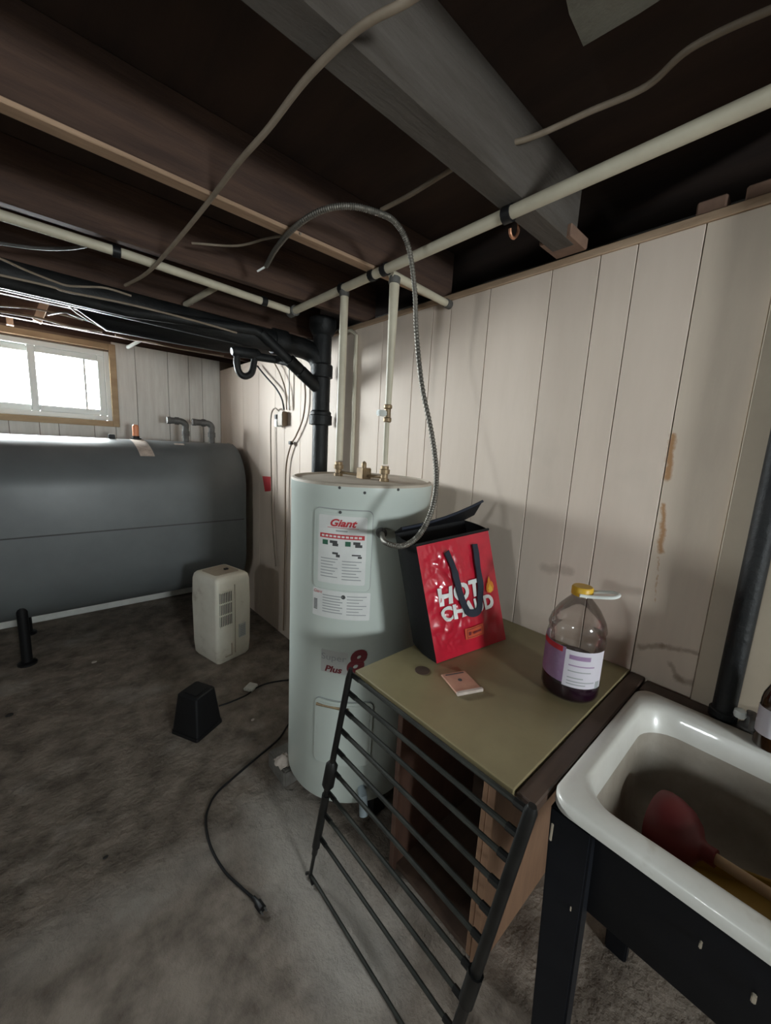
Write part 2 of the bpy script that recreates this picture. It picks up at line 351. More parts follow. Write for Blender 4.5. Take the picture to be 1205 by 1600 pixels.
MB().box(.05, .325, WY+.041, WY+.045, z0+.085, z1-.085).build('pane', 'glass', WN, smooth=0)
MB().box(.34, x1-.085, WY+.041, WY+.045, z0+.085, z1-.085).build('pane', 'glass', WN, smooth=0)

# joists: children of the ceiling
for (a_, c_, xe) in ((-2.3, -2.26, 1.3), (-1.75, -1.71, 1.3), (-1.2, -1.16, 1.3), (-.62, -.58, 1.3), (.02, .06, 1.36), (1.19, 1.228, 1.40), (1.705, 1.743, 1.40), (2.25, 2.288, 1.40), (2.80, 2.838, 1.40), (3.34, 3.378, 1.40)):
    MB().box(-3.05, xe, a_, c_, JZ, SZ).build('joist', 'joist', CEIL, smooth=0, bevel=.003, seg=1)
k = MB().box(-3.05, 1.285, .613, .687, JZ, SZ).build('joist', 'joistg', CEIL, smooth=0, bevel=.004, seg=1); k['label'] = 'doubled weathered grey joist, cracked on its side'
MB().box(1.22, 1.34, .60, .70, 2.1405, 2.175).build('bearing_block', 'blockwood', CEIL, smooth=0, bevel=.004, seg=1)
for (xa, ya, w_) in ((.55, 2.838, .06), (1.10, 2.838, .05)):
    pass
for (a_, c_) in ((1.188, 1.230),):
    MB().box(-3.05, 1.30, a_, c_, JZ-.012, JZ-.0005).build('lit_underside', 'litwood', CEIL, smooth=0, bevel=.002, seg=1)  # added strip: floor bounce on the joist's underside put into paler wood
# pale wedge shape added under the subfloor, near the top of the view
p0 = [PZ(880, -60, SZ), PZ(892, 0, SZ), PZ(914, 52, SZ), PZ(1000, 0, SZ), PZ(1090, -60, SZ)]
k = MB().rings([[p+Vector((0, 0, -.022)) for p in p0], [p+Vector((0, 0, -.001)) for p in p0]]); k.build('pale_wedge', 'palegrey', CEIL, smooth=0)['label'] = 'pale flat wedge under the subfloor'

# wood blocks on the strip over the plank wall
for (xa, ya, xb, yb, lab) in ((1092, 325, 1142, 300, 'small reddish wood block standing on the wall strip'), (1168, 305, 1215, 283, 'rough wood block on the wall strip at the right edge of the view')):
    a_ = PX(xa, ya, WX+.02); c_ = PX(xb, yb, WX+.02)
    tag(MB().box(WX+.0, WX+.05, c_.y, a_.y, 2.1405, 2.175).build('wood_block', 'blockwood', smooth=0, bevel=.004, seg=1), lab, 'wood block')

# ================================================================== OIL TANK
TX0, TX1, TYC, TR, TZ0, TZ1 = -.36, 1.285, 3.45, .335, .238, 1.452
T = thing('oil_tank', 'big dark grey steel heating-oil tank below the window', 'tank', (.46, TYC, 0))
def obround(r_off, n=14):
    r = TR+r_off; out = []
    for k in range(n+1):
        a = math.pi*k/n; out.append((TYC+r*math.cos(a), TZ1-TR+r*math.sin(a)))
    for k in range(n+1):
        a = math.pi+math.pi*k/n; out.append((TYC+r*math.cos(a), TZ0+TR+r*math.sin(a)))
    return out
def tring(x, off): return [Vector((x, y, z)) for (y, z) in obround(off)]
MB().rings([tring(TX0+.035, 0), tring(TX1-.03, 0)], False, False).build('shell', 'tank', T, smooth=30)
MB().rings([tring(TX1-.03, 0), tring(TX1-.012, -.008), tring(TX1-.003, -.03), tring(TX1, -.09), tring(TX1, -.2)], False, True).build('end_plate', 'tank', T, smooth=50)
MB().rings([tring(TX0+.035, 0), tring(TX0+.012, -.008), tring(TX0+.003, -.03), tring(TX0, -.09), tring(TX0, -.2)], False, True).build('end_plate', 'tank', T, smooth=50)
MB().box(TX0+.04, TX1-.035, TYC-TR-.0025, TYC-TR+.004, .842, .850).build('weld_seam', 'ink', T, smooth=0)
MB().rings([tring(TX1-.034, .004), tring(TX1-.022, .004)], False, False).build('weld_rim', 'tank', T, smooth=30)
for (lx, ly) in ((-.135, 3.20), (1.08, 3.20), (-.135, 3.70), (1.08, 3.70)):
    lg = MB().tube([(lx, ly, .02), (lx, ly, .44)], .028, 12).build('leg', 'blackp', T)
    MB().lathe([(.05, 0), (.05, .012), (.03, .02)], (lx, ly, 0), 14).build('foot', 'blackp', lg)
MB().box(.40, .44, TYC-.02, TYC+.02, TZ1-.003, TZ1+.03).build('bung', 'blackp', T, bevel=.004)
MB().lathe([(.036, 0), (.036, .014), (.024, .016), (.024, .03)], (.57, TYC, TZ1-.004), 16).build('gauge_base', 'blackp', T)
gg = MB().lathe([(.021, 0), (.021, .075), (.014, .083)], (.57, TYC, TZ1+.026), 16).build('gauge', 'orange', T); gg['label'] = 'orange float gauge'
def tank_patch(xa, xb, a0, a1, name, m, skew=0):
    pts = []
    for j in range(11):
        a = a0+(a1-a0)*j/10
        for x in (xa+skew*j/10, xb+skew*j/10):
            pts.append((x, TYC+(TR+.0018)*math.cos(R(a)), TZ1-TR+(TR+.0018)*math.sin(R(a))))
    return MB().sheet(pts, 2, 11).build(name, m, T, smooth=60)
tank_patch(.520, .610, 93, 138, 'paper_tag', 'cloth', .03)['label'] = 'beige paper tag taped below the gauge'
tank_patch(.80, .87, 108, 113, 'sticker', 'cloth')
# fill and vent pipes
for (px, hx, z) in ((.915, -.11, 1.60), (1.115, -.125, 1.60)):
    e = MB().tube(catmull([(px, TYC, TZ1-.01), (px, TYC, 1.55), (px, TYC, 1.585), (px-.03, TYC+.004, 1.61), (px+hx, TYC+.02, 1.612)], 5), .024, 12)
    pp = e.build('fill_pipe', 'grey', T)
    MB().tube([(px, TYC, TZ1+.045), (px, TYC, TZ1+.085)], .029, 12).build('coupling', 'grey', pp)
    MB().tube([(px-.045, TYC+.006, 1.611), (px-.075, TYC+.012, 1.612)], .030, 12).build('coupling', 'grey', pp)
    MB().tube([(px+hx+.01, TYC+.02, 1.612), (px+hx-.018, TYC+.02, 1.612)], .027, 8).build('coupling', 'grey', pp)

# ================================================================== WATER HEATER
HC = Vector((1.005, 1.262)); HR = .286; HZ0, HZ1 = .085, 1.368
HT = thing('water_heater', 'tall pale green-grey electric water heater against the plank wall', 'water heater', (HC.x, HC.y, 0))
prof = [(HR-.03, HZ0), (HR-.008, HZ0+.004), (HR, HZ0+.02), (HR, HZ1-.055), (HR+.002, HZ1-.05), (HR+.002, HZ1-.012)]
MB().lathe(prof, (HC.x, HC.y, 0), 64, cap1=False).build('jacket', 'heater', HT, smooth=35)
MB().lathe([(HR+.002, HZ1-.012), (HR-.002, HZ1-.004), (HR-.012, HZ1), (HR-.02, HZ1-.006), (.02, HZ1-.004)], (HC.x, HC.y, 0), 64, cap0=False).build('top_cover', 'htop', HT, smooth=35)
MB().lathe([(HR+.0035, HZ1-.047), (HR+.0035, HZ1-.014), (HR+.0005, HZ1-.006)], (HC.x, HC.y, 0), 64, False, False).build('top_band', 'heater', HT, smooth=35) if False else None
for a in (258, 320, 60, 150):
    MB().box(HC.x+.24*math.cos(R(a))-.03, HC.x+.24*math.cos(R(a))+.03, HC.y+.24*math.sin(R(a))-.03, HC.y+.24*math.sin(R(a))+.03, 0, HZ0+.003).build('foot', 'blackp', HT, smooth=0)
def hit(x, y, r=HR):
    v = ray(x, y); o = CAMP; dx, dy = v.x, v.y; ox, oy = o.x-HC.x, o.y-HC.y
    A_, B_, C_ = dx*dx+dy*dy, 2*(ox*dx+oy*dy), ox*ox+oy*oy-r*r
    t = (-B_-math.sqrt(max(0, B_*B_-4*A_*C_)))/(2*A_); p = o+v*t
    return math.atan2(p.y-HC.y, p.x-HC.x), p.z
def cy(a, z, off=.001): return Vector((HC.x+(HR+off)*math.cos(a), HC.y+(HR+off)*math.sin(a), z))
def cyl_rr(a0, z0, w, h, r, off, thick, name, m, parent, nx=16):
    """rounded rectangle wrapped on the jacket: centre angle a0, width w along the arc"""
    pts = rrect(0, 0, w/2, h/2, r, 4)
    # columns: top & bottom outline per u
    us = sorted({round(p[0], 5) for p in pts} | {-w/2+r+(w-2*r)*k/nx for k in range(nx+1)})
    def vlim(u):
        e = abs(u)-(w/2-r)
        return h/2 if e <= 0 else h/2-r+math.sqrt(max(0, r*r-e*e))
    mb = MB(); vs = []; fs = []
    for u in us:
        for sgn in (-1, 1):
            for o2 in (off, off+thick): vs.append(cy(a0+u/HR, z0+sgn*vlim(u), o2))
    for i in range(len(us)-1):
        k = i*4; l = k+4
        fs += [(k+1, l+1, l+3, k+3), (k, k+1, l+1, l), (k+2, k+3, l+3, l+2)]
    fs += [(0, 1, 3, 2), (len(us)*4-4, len(us)*4-3, len(us)*4-1, len(us)*4-2)]
    mb.add(vs, fs); return mb.build(name, m, parent, smooth=35)
def cyl_text(s, size, a0, z0, m, parent, name='lettering', off=.0022, **kw):
    vs, fs = text_geo(s, size, **kw)
    return MB().add([cy(a0+u/HR, z0+v, off) for (u, v) in vs], fs).build(name, m, parent, smooth=0)
def cyl_rect(a0, u0, u1, z0, z1, m, parent, name='print', off=.0020):
    n = max(1, int((u1-u0)/.012)); pts = [cy(a0+(u0+(u1-u0)*i/n)/HR, z, off) for z in (z0, z1) for i in range(n+1)]
    return MB().sheet(pts, n+1, 2).build(name, m, parent, smooth=40)
def cyl_lines(a0, rows, m, parent, name='fine_print', off=.0020):
    mb = MB()
    for (u0, u1, z0, z1) in rows:
        n = max(1, int((u1-u0)/.012)); mb.sheet([cy(a0+(u0+(u1-u0)*i/n)/HR, z, off) for z in (z0, z1) for i in range(n+1)], n+1, 2)
    o = mb.build(name, m, parent, smooth=40); o['kind'] = 'stuff'; return o
def ext(xl, xr, ym, xm, yt, yb):
    a1, _ = hit(xl, ym); a2, _ = hit(xr, ym); _, zt = hit(xm, yt); _, zb = hit(xm, yb)
    return (a1+a2)/2, abs(a2-a1)*HR, (zt+zb)/2, abs(zt-zb)
# upper access cover and its label
a0, w_, zc, h_ = ext(493, 580, 858, 536, 797, 922)
pn = cyl_rr(a0, zc, w_, h_, .018, .0, .007, 'access_cover', 'heater', HT); cyl_rr(a0, zc, w_+.006, h_+.006, .02, .0, .0012, 'cover_gasket', 'inkg', pn)
cyl_rr(a0, zc, w_-.022, h_-.022, .012, .0075, .0014, 'cover_face', 'heater', pn)
a1, w1, z1_, h1 = ext(500, 572, 858, 536, 806, 912)
lb = cyl_rr(a1, z1_, w1, h1, .006, .0090, .0006, 'warning_label', 'paper', HT); lb['label'] = 'white printed warning label with red heading'
O1 = .0104; top = z1_+h1/2
cyl_text('Giant', h1*.145, a1-.0, top-h1*.105, 'red', lb, shear=.35, bold=.0012, off=O1, sx=1.15)
cyl_lines(a1, [(-w1*.30, w1*.34, top-h1*.175, top-h1*.168)], 'red', lb, off=O1)
cyl_lines(a1, [(-w1*.12, w1*.12, top-h1*.225, top-h1*.205)], 'inkg', lb, off=O1)
cyl_rect(a1, -w1*.46, w1*.46, top-h1*.33, top-h1*.265, 'red', lb, 'heading_band', O1)
cyl_lines(a1, [(-w1*.42+k*w1*.085, -w1*.42+k*w1*.085+w1*.06, top-h1*.312, top-h1*.285) for k in range(10)], 'paper', lb, off=O1+.0004)
cyl_lines(a1, [(-w1*.40, -w1*.28, top-h1*.43, top-h1*.36), (w1*.08, w1*.19, top-h1*.43, top-h1*.36)], 'green', lb, off=O1)
cyl_lines(a1, [(-w1*.24, -w1*.08, top-h1*.40, top-h1*.36), (-w1*.18, -w1*.06, top-h1*.44, top-h1*.40), (w1*.24, w1*.38, top-h1*.40, top-h1*.36), (w1*.28, w1*.42, top-h1*.44, top-h1*.40),
               (-w1*.18, -w1*.06, top-h1*.56, top-h1*.53), (-w1*.10, -w1*.02, top-h1*.60, top-h1*.56), (w1*.22, w1*.40, top-h1*.565, top-h1*.545), (w1*.34, w1*.42, top-h1*.60, top-h1*.57)], 'ink', lb, off=O1)
cyl_lines(a1, [(-w1*.43, -w1*(.06+.05*((k*7) % 3)), top-h1*(.64+.045*k), top-h1*(.64+.045*k)+h1*.014) for k in range(7)] +
              [(w1*.03, w1*(.42-.05*((k*5) % 3)), top-h1*(.66+.045*k), top-h1*(.66+.045*k)+h1*.014) for k in range(7)], 'inkg', lb, off=O1)
# rating plate
a2, w2_, z2_, h2 = ext(489, 578, 948, 534, 925, 968)
rp = cyl_rr(a2, z2_, w2_, h2, .004, .0, .0012, 'rating_label', 'paper', HT); t2 = z2_+h2/2; O2 = .0022
cyl_text('Giant', h2*.16, a2-w2_*.40/HR, t2-h2*.10, 'red', rp, shear=.3, off=O2)
cyl_lines(a2, [(-w2_*.30, w2_*(.05-.04*(k % 2)), t2-h2*(.20+.10*k), t2-h2*(.20+.10*k)+h2*.035) for k in range(7)] +
              [(w2_*.12, w2_*(.44-.06*(k % 3)), t2-h2*(.16+.11*k), t2-h2*(.16+.11*k)+h2*.03) for k in range(7)], 'inkg', rp, off=O2)
cyl_lines(a2, [(-w2_*.47, -w2_*.40, t2-h2*(.42+.05*k), t2-h2*(.42+.05*k)+h2*.03) for k in range(8)], 'ink', rp, off=O2)
MB().add([cy(a2+.06*w2_/HR+.008*math.cos(2*math.pi*k/16)/HR, t2-h2*.18+.008*math.sin(2*math.pi*k/16), O2) for k in range(16)], [tuple(range(16))]).build('seal', 'ink', rp, smooth=0)
# product lettering: Super 8 Plus
a3, w3, z3, h3 = ext(500, 545, 1035, 522, 1015, 1055)
aL, zL = hit(524, 1030)
lg_ = cyl_rr(hit(522, 1035)[0], hit(522, 1035)[1], .105, .09, .004, .0, .0006, 'name_plate', 'silver', HT)
cyl_text('Super', .034, hit(521, 1028)[0], hit(521, 1028)[1], 'inkg', lg_, off=.0014, sx=1.25)
cyl_text('Plus', .034, hit(520, 1046)[0], hit(520, 1046)[1], 'maroon', lg_, off=.0014, shear=.25, bold=.0012, sx=1.2)
cyl_text('8', .125, hit(553, 1036)[0], hit(553, 1036)[1], 'maroon', HT, 'numeral', off=.0016, shear=.3, bold=.006, sx=.95)
# lower access cover
a4, w4, z4, h4 = ext(493, 580, 1140, 536, 1097, 1195)
pn = cyl_rr(a4, z4, w4*1.0, h4, .02, .0, .007, 'access_cover', 'heater', HT); cyl_rr(a4, z4, w4+.006, h4+.006, .022, .0, .0012, 'cover_gasket', 'inkg', pn)
cyl_rr(a4, z4, w4-.022, h4-.022, .013, .0075, .0014, 'cover_face', 'heater', pn)
MB().tube([cy(hit(497, 1097)[0], hit(497, 1097)[1], .010), cy(hit(545, 1106)[0], hit(545, 1106)[1], .016)], .006, 8).build('cover_clip', 'brass', HT)
for (x, y) in ((531, 762), (570, 770), (622, 765), (533, 800)):
    a, z = hit(x, y); MB().lathe([(.0055, 0), (.004, .004)], n=10, mx=Matrix.Translation(cy(a, z, .0088 if y > 790 else .001)) @ Vector((math.cos(a), math.sin(a), 0)).to_track_quat('Z', 'Y').to_matrix().to_4x4()).build('screw', 'ink', HT)
# drain fitting low on the right
dp = [PX(563, 1238, .86), PX(572, 1262, .83), PX(578, 1280, .83)]
MB().tube([cy(hit(566, 1215)[0], .16, -.004), cy(hit(566, 1215)[0], .158, .035), cy(hit(566, 1215)[0], .10, .06)], .017, 10).build('drain_valve', 'bluish', HT)
# fittings on the top cover
RL = Vector((.975, 1.392)); RR = Vector((1.018, 1.14))
for c in (RL, RR):
    MB().lathe([(.019, 0), (.019, .012), (.014, .014), (.014, .03), (.021, .032), (.021, .048), (.016, .05), (.016, .062)], (c.x, c.y, HZ1-.006), 12).build('nipple', 'brass', HT)
MB().box(.985, 1.03, 1.235, 1.28, HZ1-.006, HZ1+.04).lathe([(.010, .0), (.010, .02), (.004, .03)], (1.008, 1.258, HZ1+.038), 10).build('relief_valve', 'brass', HT, bevel=.003)
MB().tube([(RL.x, RL.y, HZ1+.012), (1.008, 1.258, HZ1+.008), (RR.x, RR.y, HZ1+.012)], .006, 8).build('jumper_pipe', 'brass', HT)

# block and rag at the foot of the heater
p = PZ(452, 1222, .0)
tag(MB().box(p.x-.035, p.x+.10, p.y-.02, p.y+.14, 0, .082).build('concrete_block', 'block', smooth=0, bevel=.008), 'grey concrete pad block sticking out under the heater', 'block')
q = Vector((p.x-.014, p.y+.03, .083)); mb = MB(); pts = []
for j in range(9):
    for i in range(9):
        u, v = i/8-.5, j/8-.5; n_ = noise.noise(Vector((u*5, v*5, 3.1)))
        pts.append(q+Vector((u*.06+.015*n_, v*.07, .012+.06*max(0, .35-u*u*2-v*v*2)+.014*n_)))
tag(mb.sheet(pts, 9, 9).build('rag', 'cloth', smooth=50, solid=.004), 'crumpled pale rag on the block beside the heater', 'rag')

# ================================================================== WATER PIPES
PYX = .972
WP = thing('water_pipe', 'long cream water pipe slung under the joists along the plank wall', 'pipe', (PYX, 1.0, 2.115))
MB().tube([(PYX, -1.2, 2.118), (PYX, .6, 2.118), (PYX, 1.80, 2.114)], .0165, 12).build('pipe_run', 'cream', WP)
for y in (.655, 1.21, 1.40, 1.142):
    MB().tube([(PYX, y-.012, 2.117), (PYX, y+.012, 2.117)], .021, 12).build('clamp', 'blackp', WP)
MB().tube([(PYX, 1.785, 2.114), (PYX, 1.835, 2.114)], .024, 12).build('elbow', 'grey', WP)
WP2 = thing('water_pipe', 'cream water pipe running across below the second far joist', 'pipe', (.2, 1.80, 2.115))
MB().tube([(-2.6, 1.722, 2.118), (.30, 1.745, 2.116), (PYX-.02, 1.81, 2.114)], .0155, 12).build('pipe_run', 'cream', WP2)
for x in (.26, .82):
    MB().tube([(x-.012, 1.745+max(0, x-.3)*.097, 2.116), (x+.012, 1.745+max(0, x-.3)*.097, 2.116)], .020, 12).build('clamp', 'blackp', WP2)
RS = thing('riser_pipe', 'cream sleeved riser on the left of the heater top', 'pipe', (RL.x, RL.y, HZ1+.056))
MB().tube([(RL.x, RL.y, HZ1+.062), (RL.x+.002, RL.y, 2.097)], .0165, 12).build('sleeve', 'cream', RS)
MB().tube([(RL.x, RL.y, 2.085), (RL.x, RL.y, 2.108)], .02, 12).build('fitting', 'grey', RS)
RS2 = thing('riser_pipe', 'cream riser with a shut-off valve on the right of the heater top', 'pipe', (RR.x, RR.y, HZ1+.056))
MB().tube([(RR.x, RR.y, HZ1+.062), (RR.x-.002, RR.y, 1.60)], .0105, 10).build('bare_pipe', 'cream', RS2)
MB().tube([(RR.x, RR.y, 1.655), (RR.x-.01, RR.y-.012, 2.085)], [.0115, .0185], 12).build('sleeve', 'cream', RS2)
vl = MB().lathe([(.011, 0), (.016, .004), (.016, .016), (.012, .02), (.012, .05), (.016, .054), (.016, .064), (.011, .068)], (RR.x, RR.y, 1.59), 12).build('valve', 'brass', RS2)
MB().box(RR.x-.050, RR.x-.010, RR.y-.01, RR.y+.012, 1.612, 1.634).build('valve_handle', 'vinyl', vl, bevel=.004)
st = MB().tube([(RR.x-.012, RR.y-.012, 2.075), (RR.x-.01, RR.y-.012, 2.098)], .021, 12).build('elbow', 'grey', RS2)
SB = thing('stub_pipe', 'short cream pipe from the valve riser to the plank wall', 'pipe', (1.2, 1.13, 2.10))
MB().tube([(RR.x-.03, RR.y-.012, 2.105), (WX-.03, 1.15, 2.1)], .0145, 12).build('sleeve', 'cream', SB)
MB().tube([(WX-.03, 1.15, 2.1), (WX-.002, 1.152, 2.1)], .018, 12).build('fitting', 'grey', SB)
b = MB().tube([(1.335, 1.77, .9), (1.335, 1.78, 2.08), (1.33, 1.82, 2.108), (1.325, 1.885, 2.112)], .011, 8)
tag(b.build('thin_pipe', 'cream'), 'thin cream pipe up the wall between the black stack and left riser', 'pipe')

# ================================================================== BLACK DRAIN PIPES
SK = Vector((1.262, 2.0))
DR = thing('drain_stack', 'black cast-iron drain stack with its horizontal branch pipe', 'drain pipe', (SK.x, SK.y, 0))
MB().lathe([(.046, 0), (.046, 1.6)], (SK.x, SK.y, 0), 24).build('stack', 'black', DR)
MB().lathe([(.050, 0), (.066, .005), (.066, .055), (.060, .06), (.060, .075), (.050, .085), (.047, .2)], (SK.x, SK.y, 1.60), 24).build('hub', 'black', DR)
MB().lathe([(.050, 0), (.050, .10), (.050, .13), (.062, .135), (.062, .20), (.052, .21), (.052, .31), (.052, .36), (.062, .37), (.075, .40), (.075, .448), (.06, .455)], (SK.x, SK.y, 1.735), 24).build('wye', 'black', DR)
HP = [(SK.x, SK.y+.005, 1.93), (SK.x-.03, SK.y+.02, 1.985), (SK.x-.08, SK.y+.04, 2.012), (SK.x-.16, SK.y+.05, 2.02), (.8, 2.055, 2.022), (.3, 2.06, 2.03), (-2.6, 2.06, 2.06)]
MB().tube(catmull(HP[:4], 5)+[Vector(p) for p in HP[4:]], .055, 18).build('branch_pipe', 'black', DR)
MB().tube([(.985, 2.053, 2.021), (1.06, 2.051, 2.021)], .065, 18).build('hub', 'black', DR)
# slanting branch into the stack
d0, d1 = PD(407, 520, 2.13), PD(476, 602, 2.30)
d1 = Vector((SK.x-.01, SK.y, 1.80)); d0 = PY(407, 520, 1.99)
br = MB().tube([d0, d0.lerp(d1, .5), d1], .026, 14).build('slant_branch', 'black', DR)
MB().tube([d0.lerp(d1, .45), d0.lerp(d1, .62)], .035, 14).build('coupling', 'black', br)
MB().tube([d0.lerp(d1, .64), d0.lerp(d1, 1.0)], .036, 14).build('coupling', 'black', br)
e0 = PY(200, 487, 1.99)
MB().tube([d0+Vector((.01, 0, -.01)), d0+Vector((-.03, 0, .005)), Vector((e0.x, 1.99, e0.z)), Vector((-2.6, 1.99, e0.z+.03))], .022, 12).build('side_pipe', 'black', DR)
# P-trap
u = [PY(371, 552, 2.12), PY(370, 566, 2.12), PY(374, 582, 2.12), PY(383, 588, 2.12), PY(393, 583, 2.12), PY(397, 566, 2.12), PY(398, 556, 2.12)]
tr = MB().tube(catmull(u, 5), .017, 12).build('trap_bend', 'black', DR)
MB().tube([PY(362, 549, 2.12), PY(366, 549, 2.12), PY(402, 554, 2.12), PY(406, 555, 2.12)], [.018, .027, .027, .018], 12).build('trap_collar', 'black', DR)
MB().tube([PY(398, 557, 2.12), PY(432, 562, 2.10), d0.lerp(d1, .5)], .021, 12).build('trap_arm', 'black', DR)
# fat black duct behind
g0, g1 = PY(150, 492, 2.45), PY(345, 535, 2.45)
DU = thing('black_duct', 'fat black pipe hanging behind the drain branch, open left end slanted', 'duct', (.6, 2.45, g1.z-.1))
MB().tube([PY(118, 478, 2.40), PY(165, 498, 2.42), PY(250, 505, 2.42), PY(352, 527, 2.42), PY(440, 536, 2.42)], [.012, .055, .088, .085, .08], 18).build('duct_body', 'blackp', DU)
MB().tube([PY(270, 497, 2.42), PY(276, 498, 2.42)], .099, 18).build('duct_band', 'blackp', DU)

# ================================================================== CABLES AND CONDUIT
a, z = hit(594, 831)
hp = [cy(a, z, .002), cy(a, z, .02), PD(602, 847, 1.13), PD(628, 853, 1.09), PD(655, 836, 1.08), PD(675, 796, 1.11), PD(682, 745, 1.18), PD(675, 680, 1.24), PD(659, 600, 1.29), PD(651, 520, 1.34), PD(648, 450, 1.31),
      PD(638, 385, 1.26), PD(618, 348, 1.22), PD(590, 327, 1.18), PD(545, 318, 1.165), PD(500, 330, 1.20), PD(460, 356, 1.30), PD(432, 388, 1.46), PD(416, 416, 1.62)]
for i in range(len(hp)): hp[i].z = min(hp[i].z, 2.126)
path = catmull(hp, 56); rad = [.0078+.0011*math.sin(i*1.5) for i in range(len(path))]
FC = thing('flexible_conduit', 'ribbed flexible steel conduit looping from the heater up over the joists', 'conduit', hp[0])
MB().tube(path, rad, 8).build('armour', 'steel', FC, smooth=60)
MB().lathe([(.015, 0), (.015, .012), (.019, .014), (.019, .026), (.012, .028), (.012, .038)], n=12, mx=Matrix.Translation(cy(a, z, -.002)) @ Vector((math.cos(a), math.sin(a), 0)).to_track_quat('Z', 'Y').to_matrix().to_4x4()).build('connector', 'grey', FC)
MB().tube([hp[-1], PZ(402, 424, 2.11)], [.004, .003], 8).build('bare_wires', 'vinyl', FC)

def cable(name, m, pts, r, label, k=8, cat='cable'):
    return tag(MB().tube(catmull(pts, k), r, 8).build(name, m, smooth=60), label, cat)
cable('cable', 'beige', [PZ(700, -45, 2.131), PZ(640, 0, 2.131), PZ(560, 45, 2.128), PZ(480, 122, 2.125), PZ(420, 200, 2.122), PZ(372, 255, 2.122), PZ(330, 310, 2.125), PZ(290, 360, 2.115), PZ(245, 412, 2.09), PZ(222, 432, 2.085), PZ(196, 446, 2.085)], .0062,
      'thick beige cable slanting across under the joists, its white end hanging free')
cable('cable', 'beige', [PZ(596, 328, 2.22), PZ(640, 305, 2.22), PZ(700, 268, 2.235), PZ(756, 236, 2.235), PZ(830, 215, 2.235), PZ(920, 175, 2.24), PZ(1010, 135, 2.24), PZ(1080, 75, 2.25), PZ(1205, 15, 2.26), PZ(1330, -30, 2.26)], .0065,
      'dusty cable threaded through the grey doubled joist')
cable('cable', 'beige', [PZ(470, 365, 2.132), PZ(420, 372, 2.16), PZ(370, 384, 2.17), PZ(300, 380, 2.17)], .004, 'faint thin wire between the joists behind the conduit')
# cables above the window
def far_cable(pts, Z, r, m, lab): return cable('cable', m, [PZ(x, y, Z) for x, y in pts], r, lab)
far_cable([(-60, 420), (0, 430), (80, 448), (105, 456), (200, 475), (300, 500), (370, 520)], 1.962, .004, 'beige', 'thin white cable along the front of the black drain pipe')
far_cable([(-60, 370), (0, 380), (60, 388), (110, 388), (150, 382), (178, 385)], 2.136, .006, 'grey', 'grey cable sagging under the joist left of the pipe clamp')
far_cable([(-60, 382), (0, 404), (40, 422), (80, 438), (104, 446), (130, 448), (165, 450), (205, 462)], 1.96, .0035, 'beige', 'white cable crossing over the black drain pipe')
far_cable([(-60, 480), (0, 487), (60, 497), (110, 510), (160, 518)], 2.12, .007, 'beige', 'tan cable bundle above the window casing')
far_cable([(-60, 475), (0, 478), (50, 482), (90, 490), (130, 500)], 2.13, .005, 'beige', 'pale wire lying over the tan cable bundle')
far_cable([(75, 492), (100, 488), (118, 494), (150, 505), (175, 512)], 2.115, .005, 'grey', 'grey wire curving towards the black pipe above the window')
far_cable([(180, 524), (205, 530), (235, 534), (270, 543), (350, 556)], 2.13, .006, 'beige', 'beige wire along the top of the far wall')
far_cable([(95, 458), (108, 478), (128, 494), (160, 512)], 2.07, .004, 'beige', 'thin wire curving down the end of the fat black duct')
# stick, bracket and stub near the far joists
a_, c_ = PZ(68, 470, 2.10), PZ(57, 505, 2.02)
p1 = PY(70, 472, 3.2); p2 = PY(58, 503, 3.2)
dv = (p2-p1); qz = dv.to_track_quat('Z', 'Y').to_matrix().to_4x4()
tag(MB().box(-.022, .022, -.02, .02, -.045, dv.length, Matrix.Translation(p1) @ qz).build('wood_stick', 'rawwood', smooth=0, bevel=.003, seg=1), 'pale wooden stick hanging from the ceiling above the window', 'stick')
p1 = PY(199, 543, 3.75); p2 = PY(238, 522, 3.55)
BK = tag(MB().tube([p1, p2, p2+Vector((.06, 0, .03))], .013, 10).build('conduit_stub', 'vinyl'), 'short white plastic tube stub beside the window corner', 'tube')
p1 = PY(60, 458, 2.6); p2 = PY(78, 452, 2.5)
tag(MB().tube([p1, p2, p2+Vector((.03, 0, .06))], .012, 8).build('metal_bracket', 'grey'), 'small metal bracket under the black pipe', 'bracket')
p1 = PZ(290, 476, 2.13); p2 = PZ(342, 446, 2.13)
tag(MB().tube([p1, p2], .013, 10).build('pipe_stub', 'cream'), 'short cream pipe stub dropping behind the cross pipe', 'pipe')
p1 = PY(13, 492, 3.35); tag(MB().box(p1.x-.016, p1.x+.016, 3.55, 3.575, 2.13, 2.30).build('wood_cleat', 'trimwood', smooth=0), 'narrow wooden cleat hanging above the window', 'cleat')
# copper hook on the joist end
h = PY(806, 342, .70); hk = [h+Vector((0, 0, .06)), h+Vector((0, 0, .02)), h+Vector((.016, 0, -.004)), h+Vector((.018, 0, -.03)), h+Vector((.0, 0, -.05)), h+Vector((-.018, 0, -.048)), h+Vector((-.024, 0, -.034))]
tag(MB().tube(catmull(hk, 6), .0045, 8).build('pipe_hook', 'copper'), 'small copper pipe hook dangling under the grey joist', 'hook')

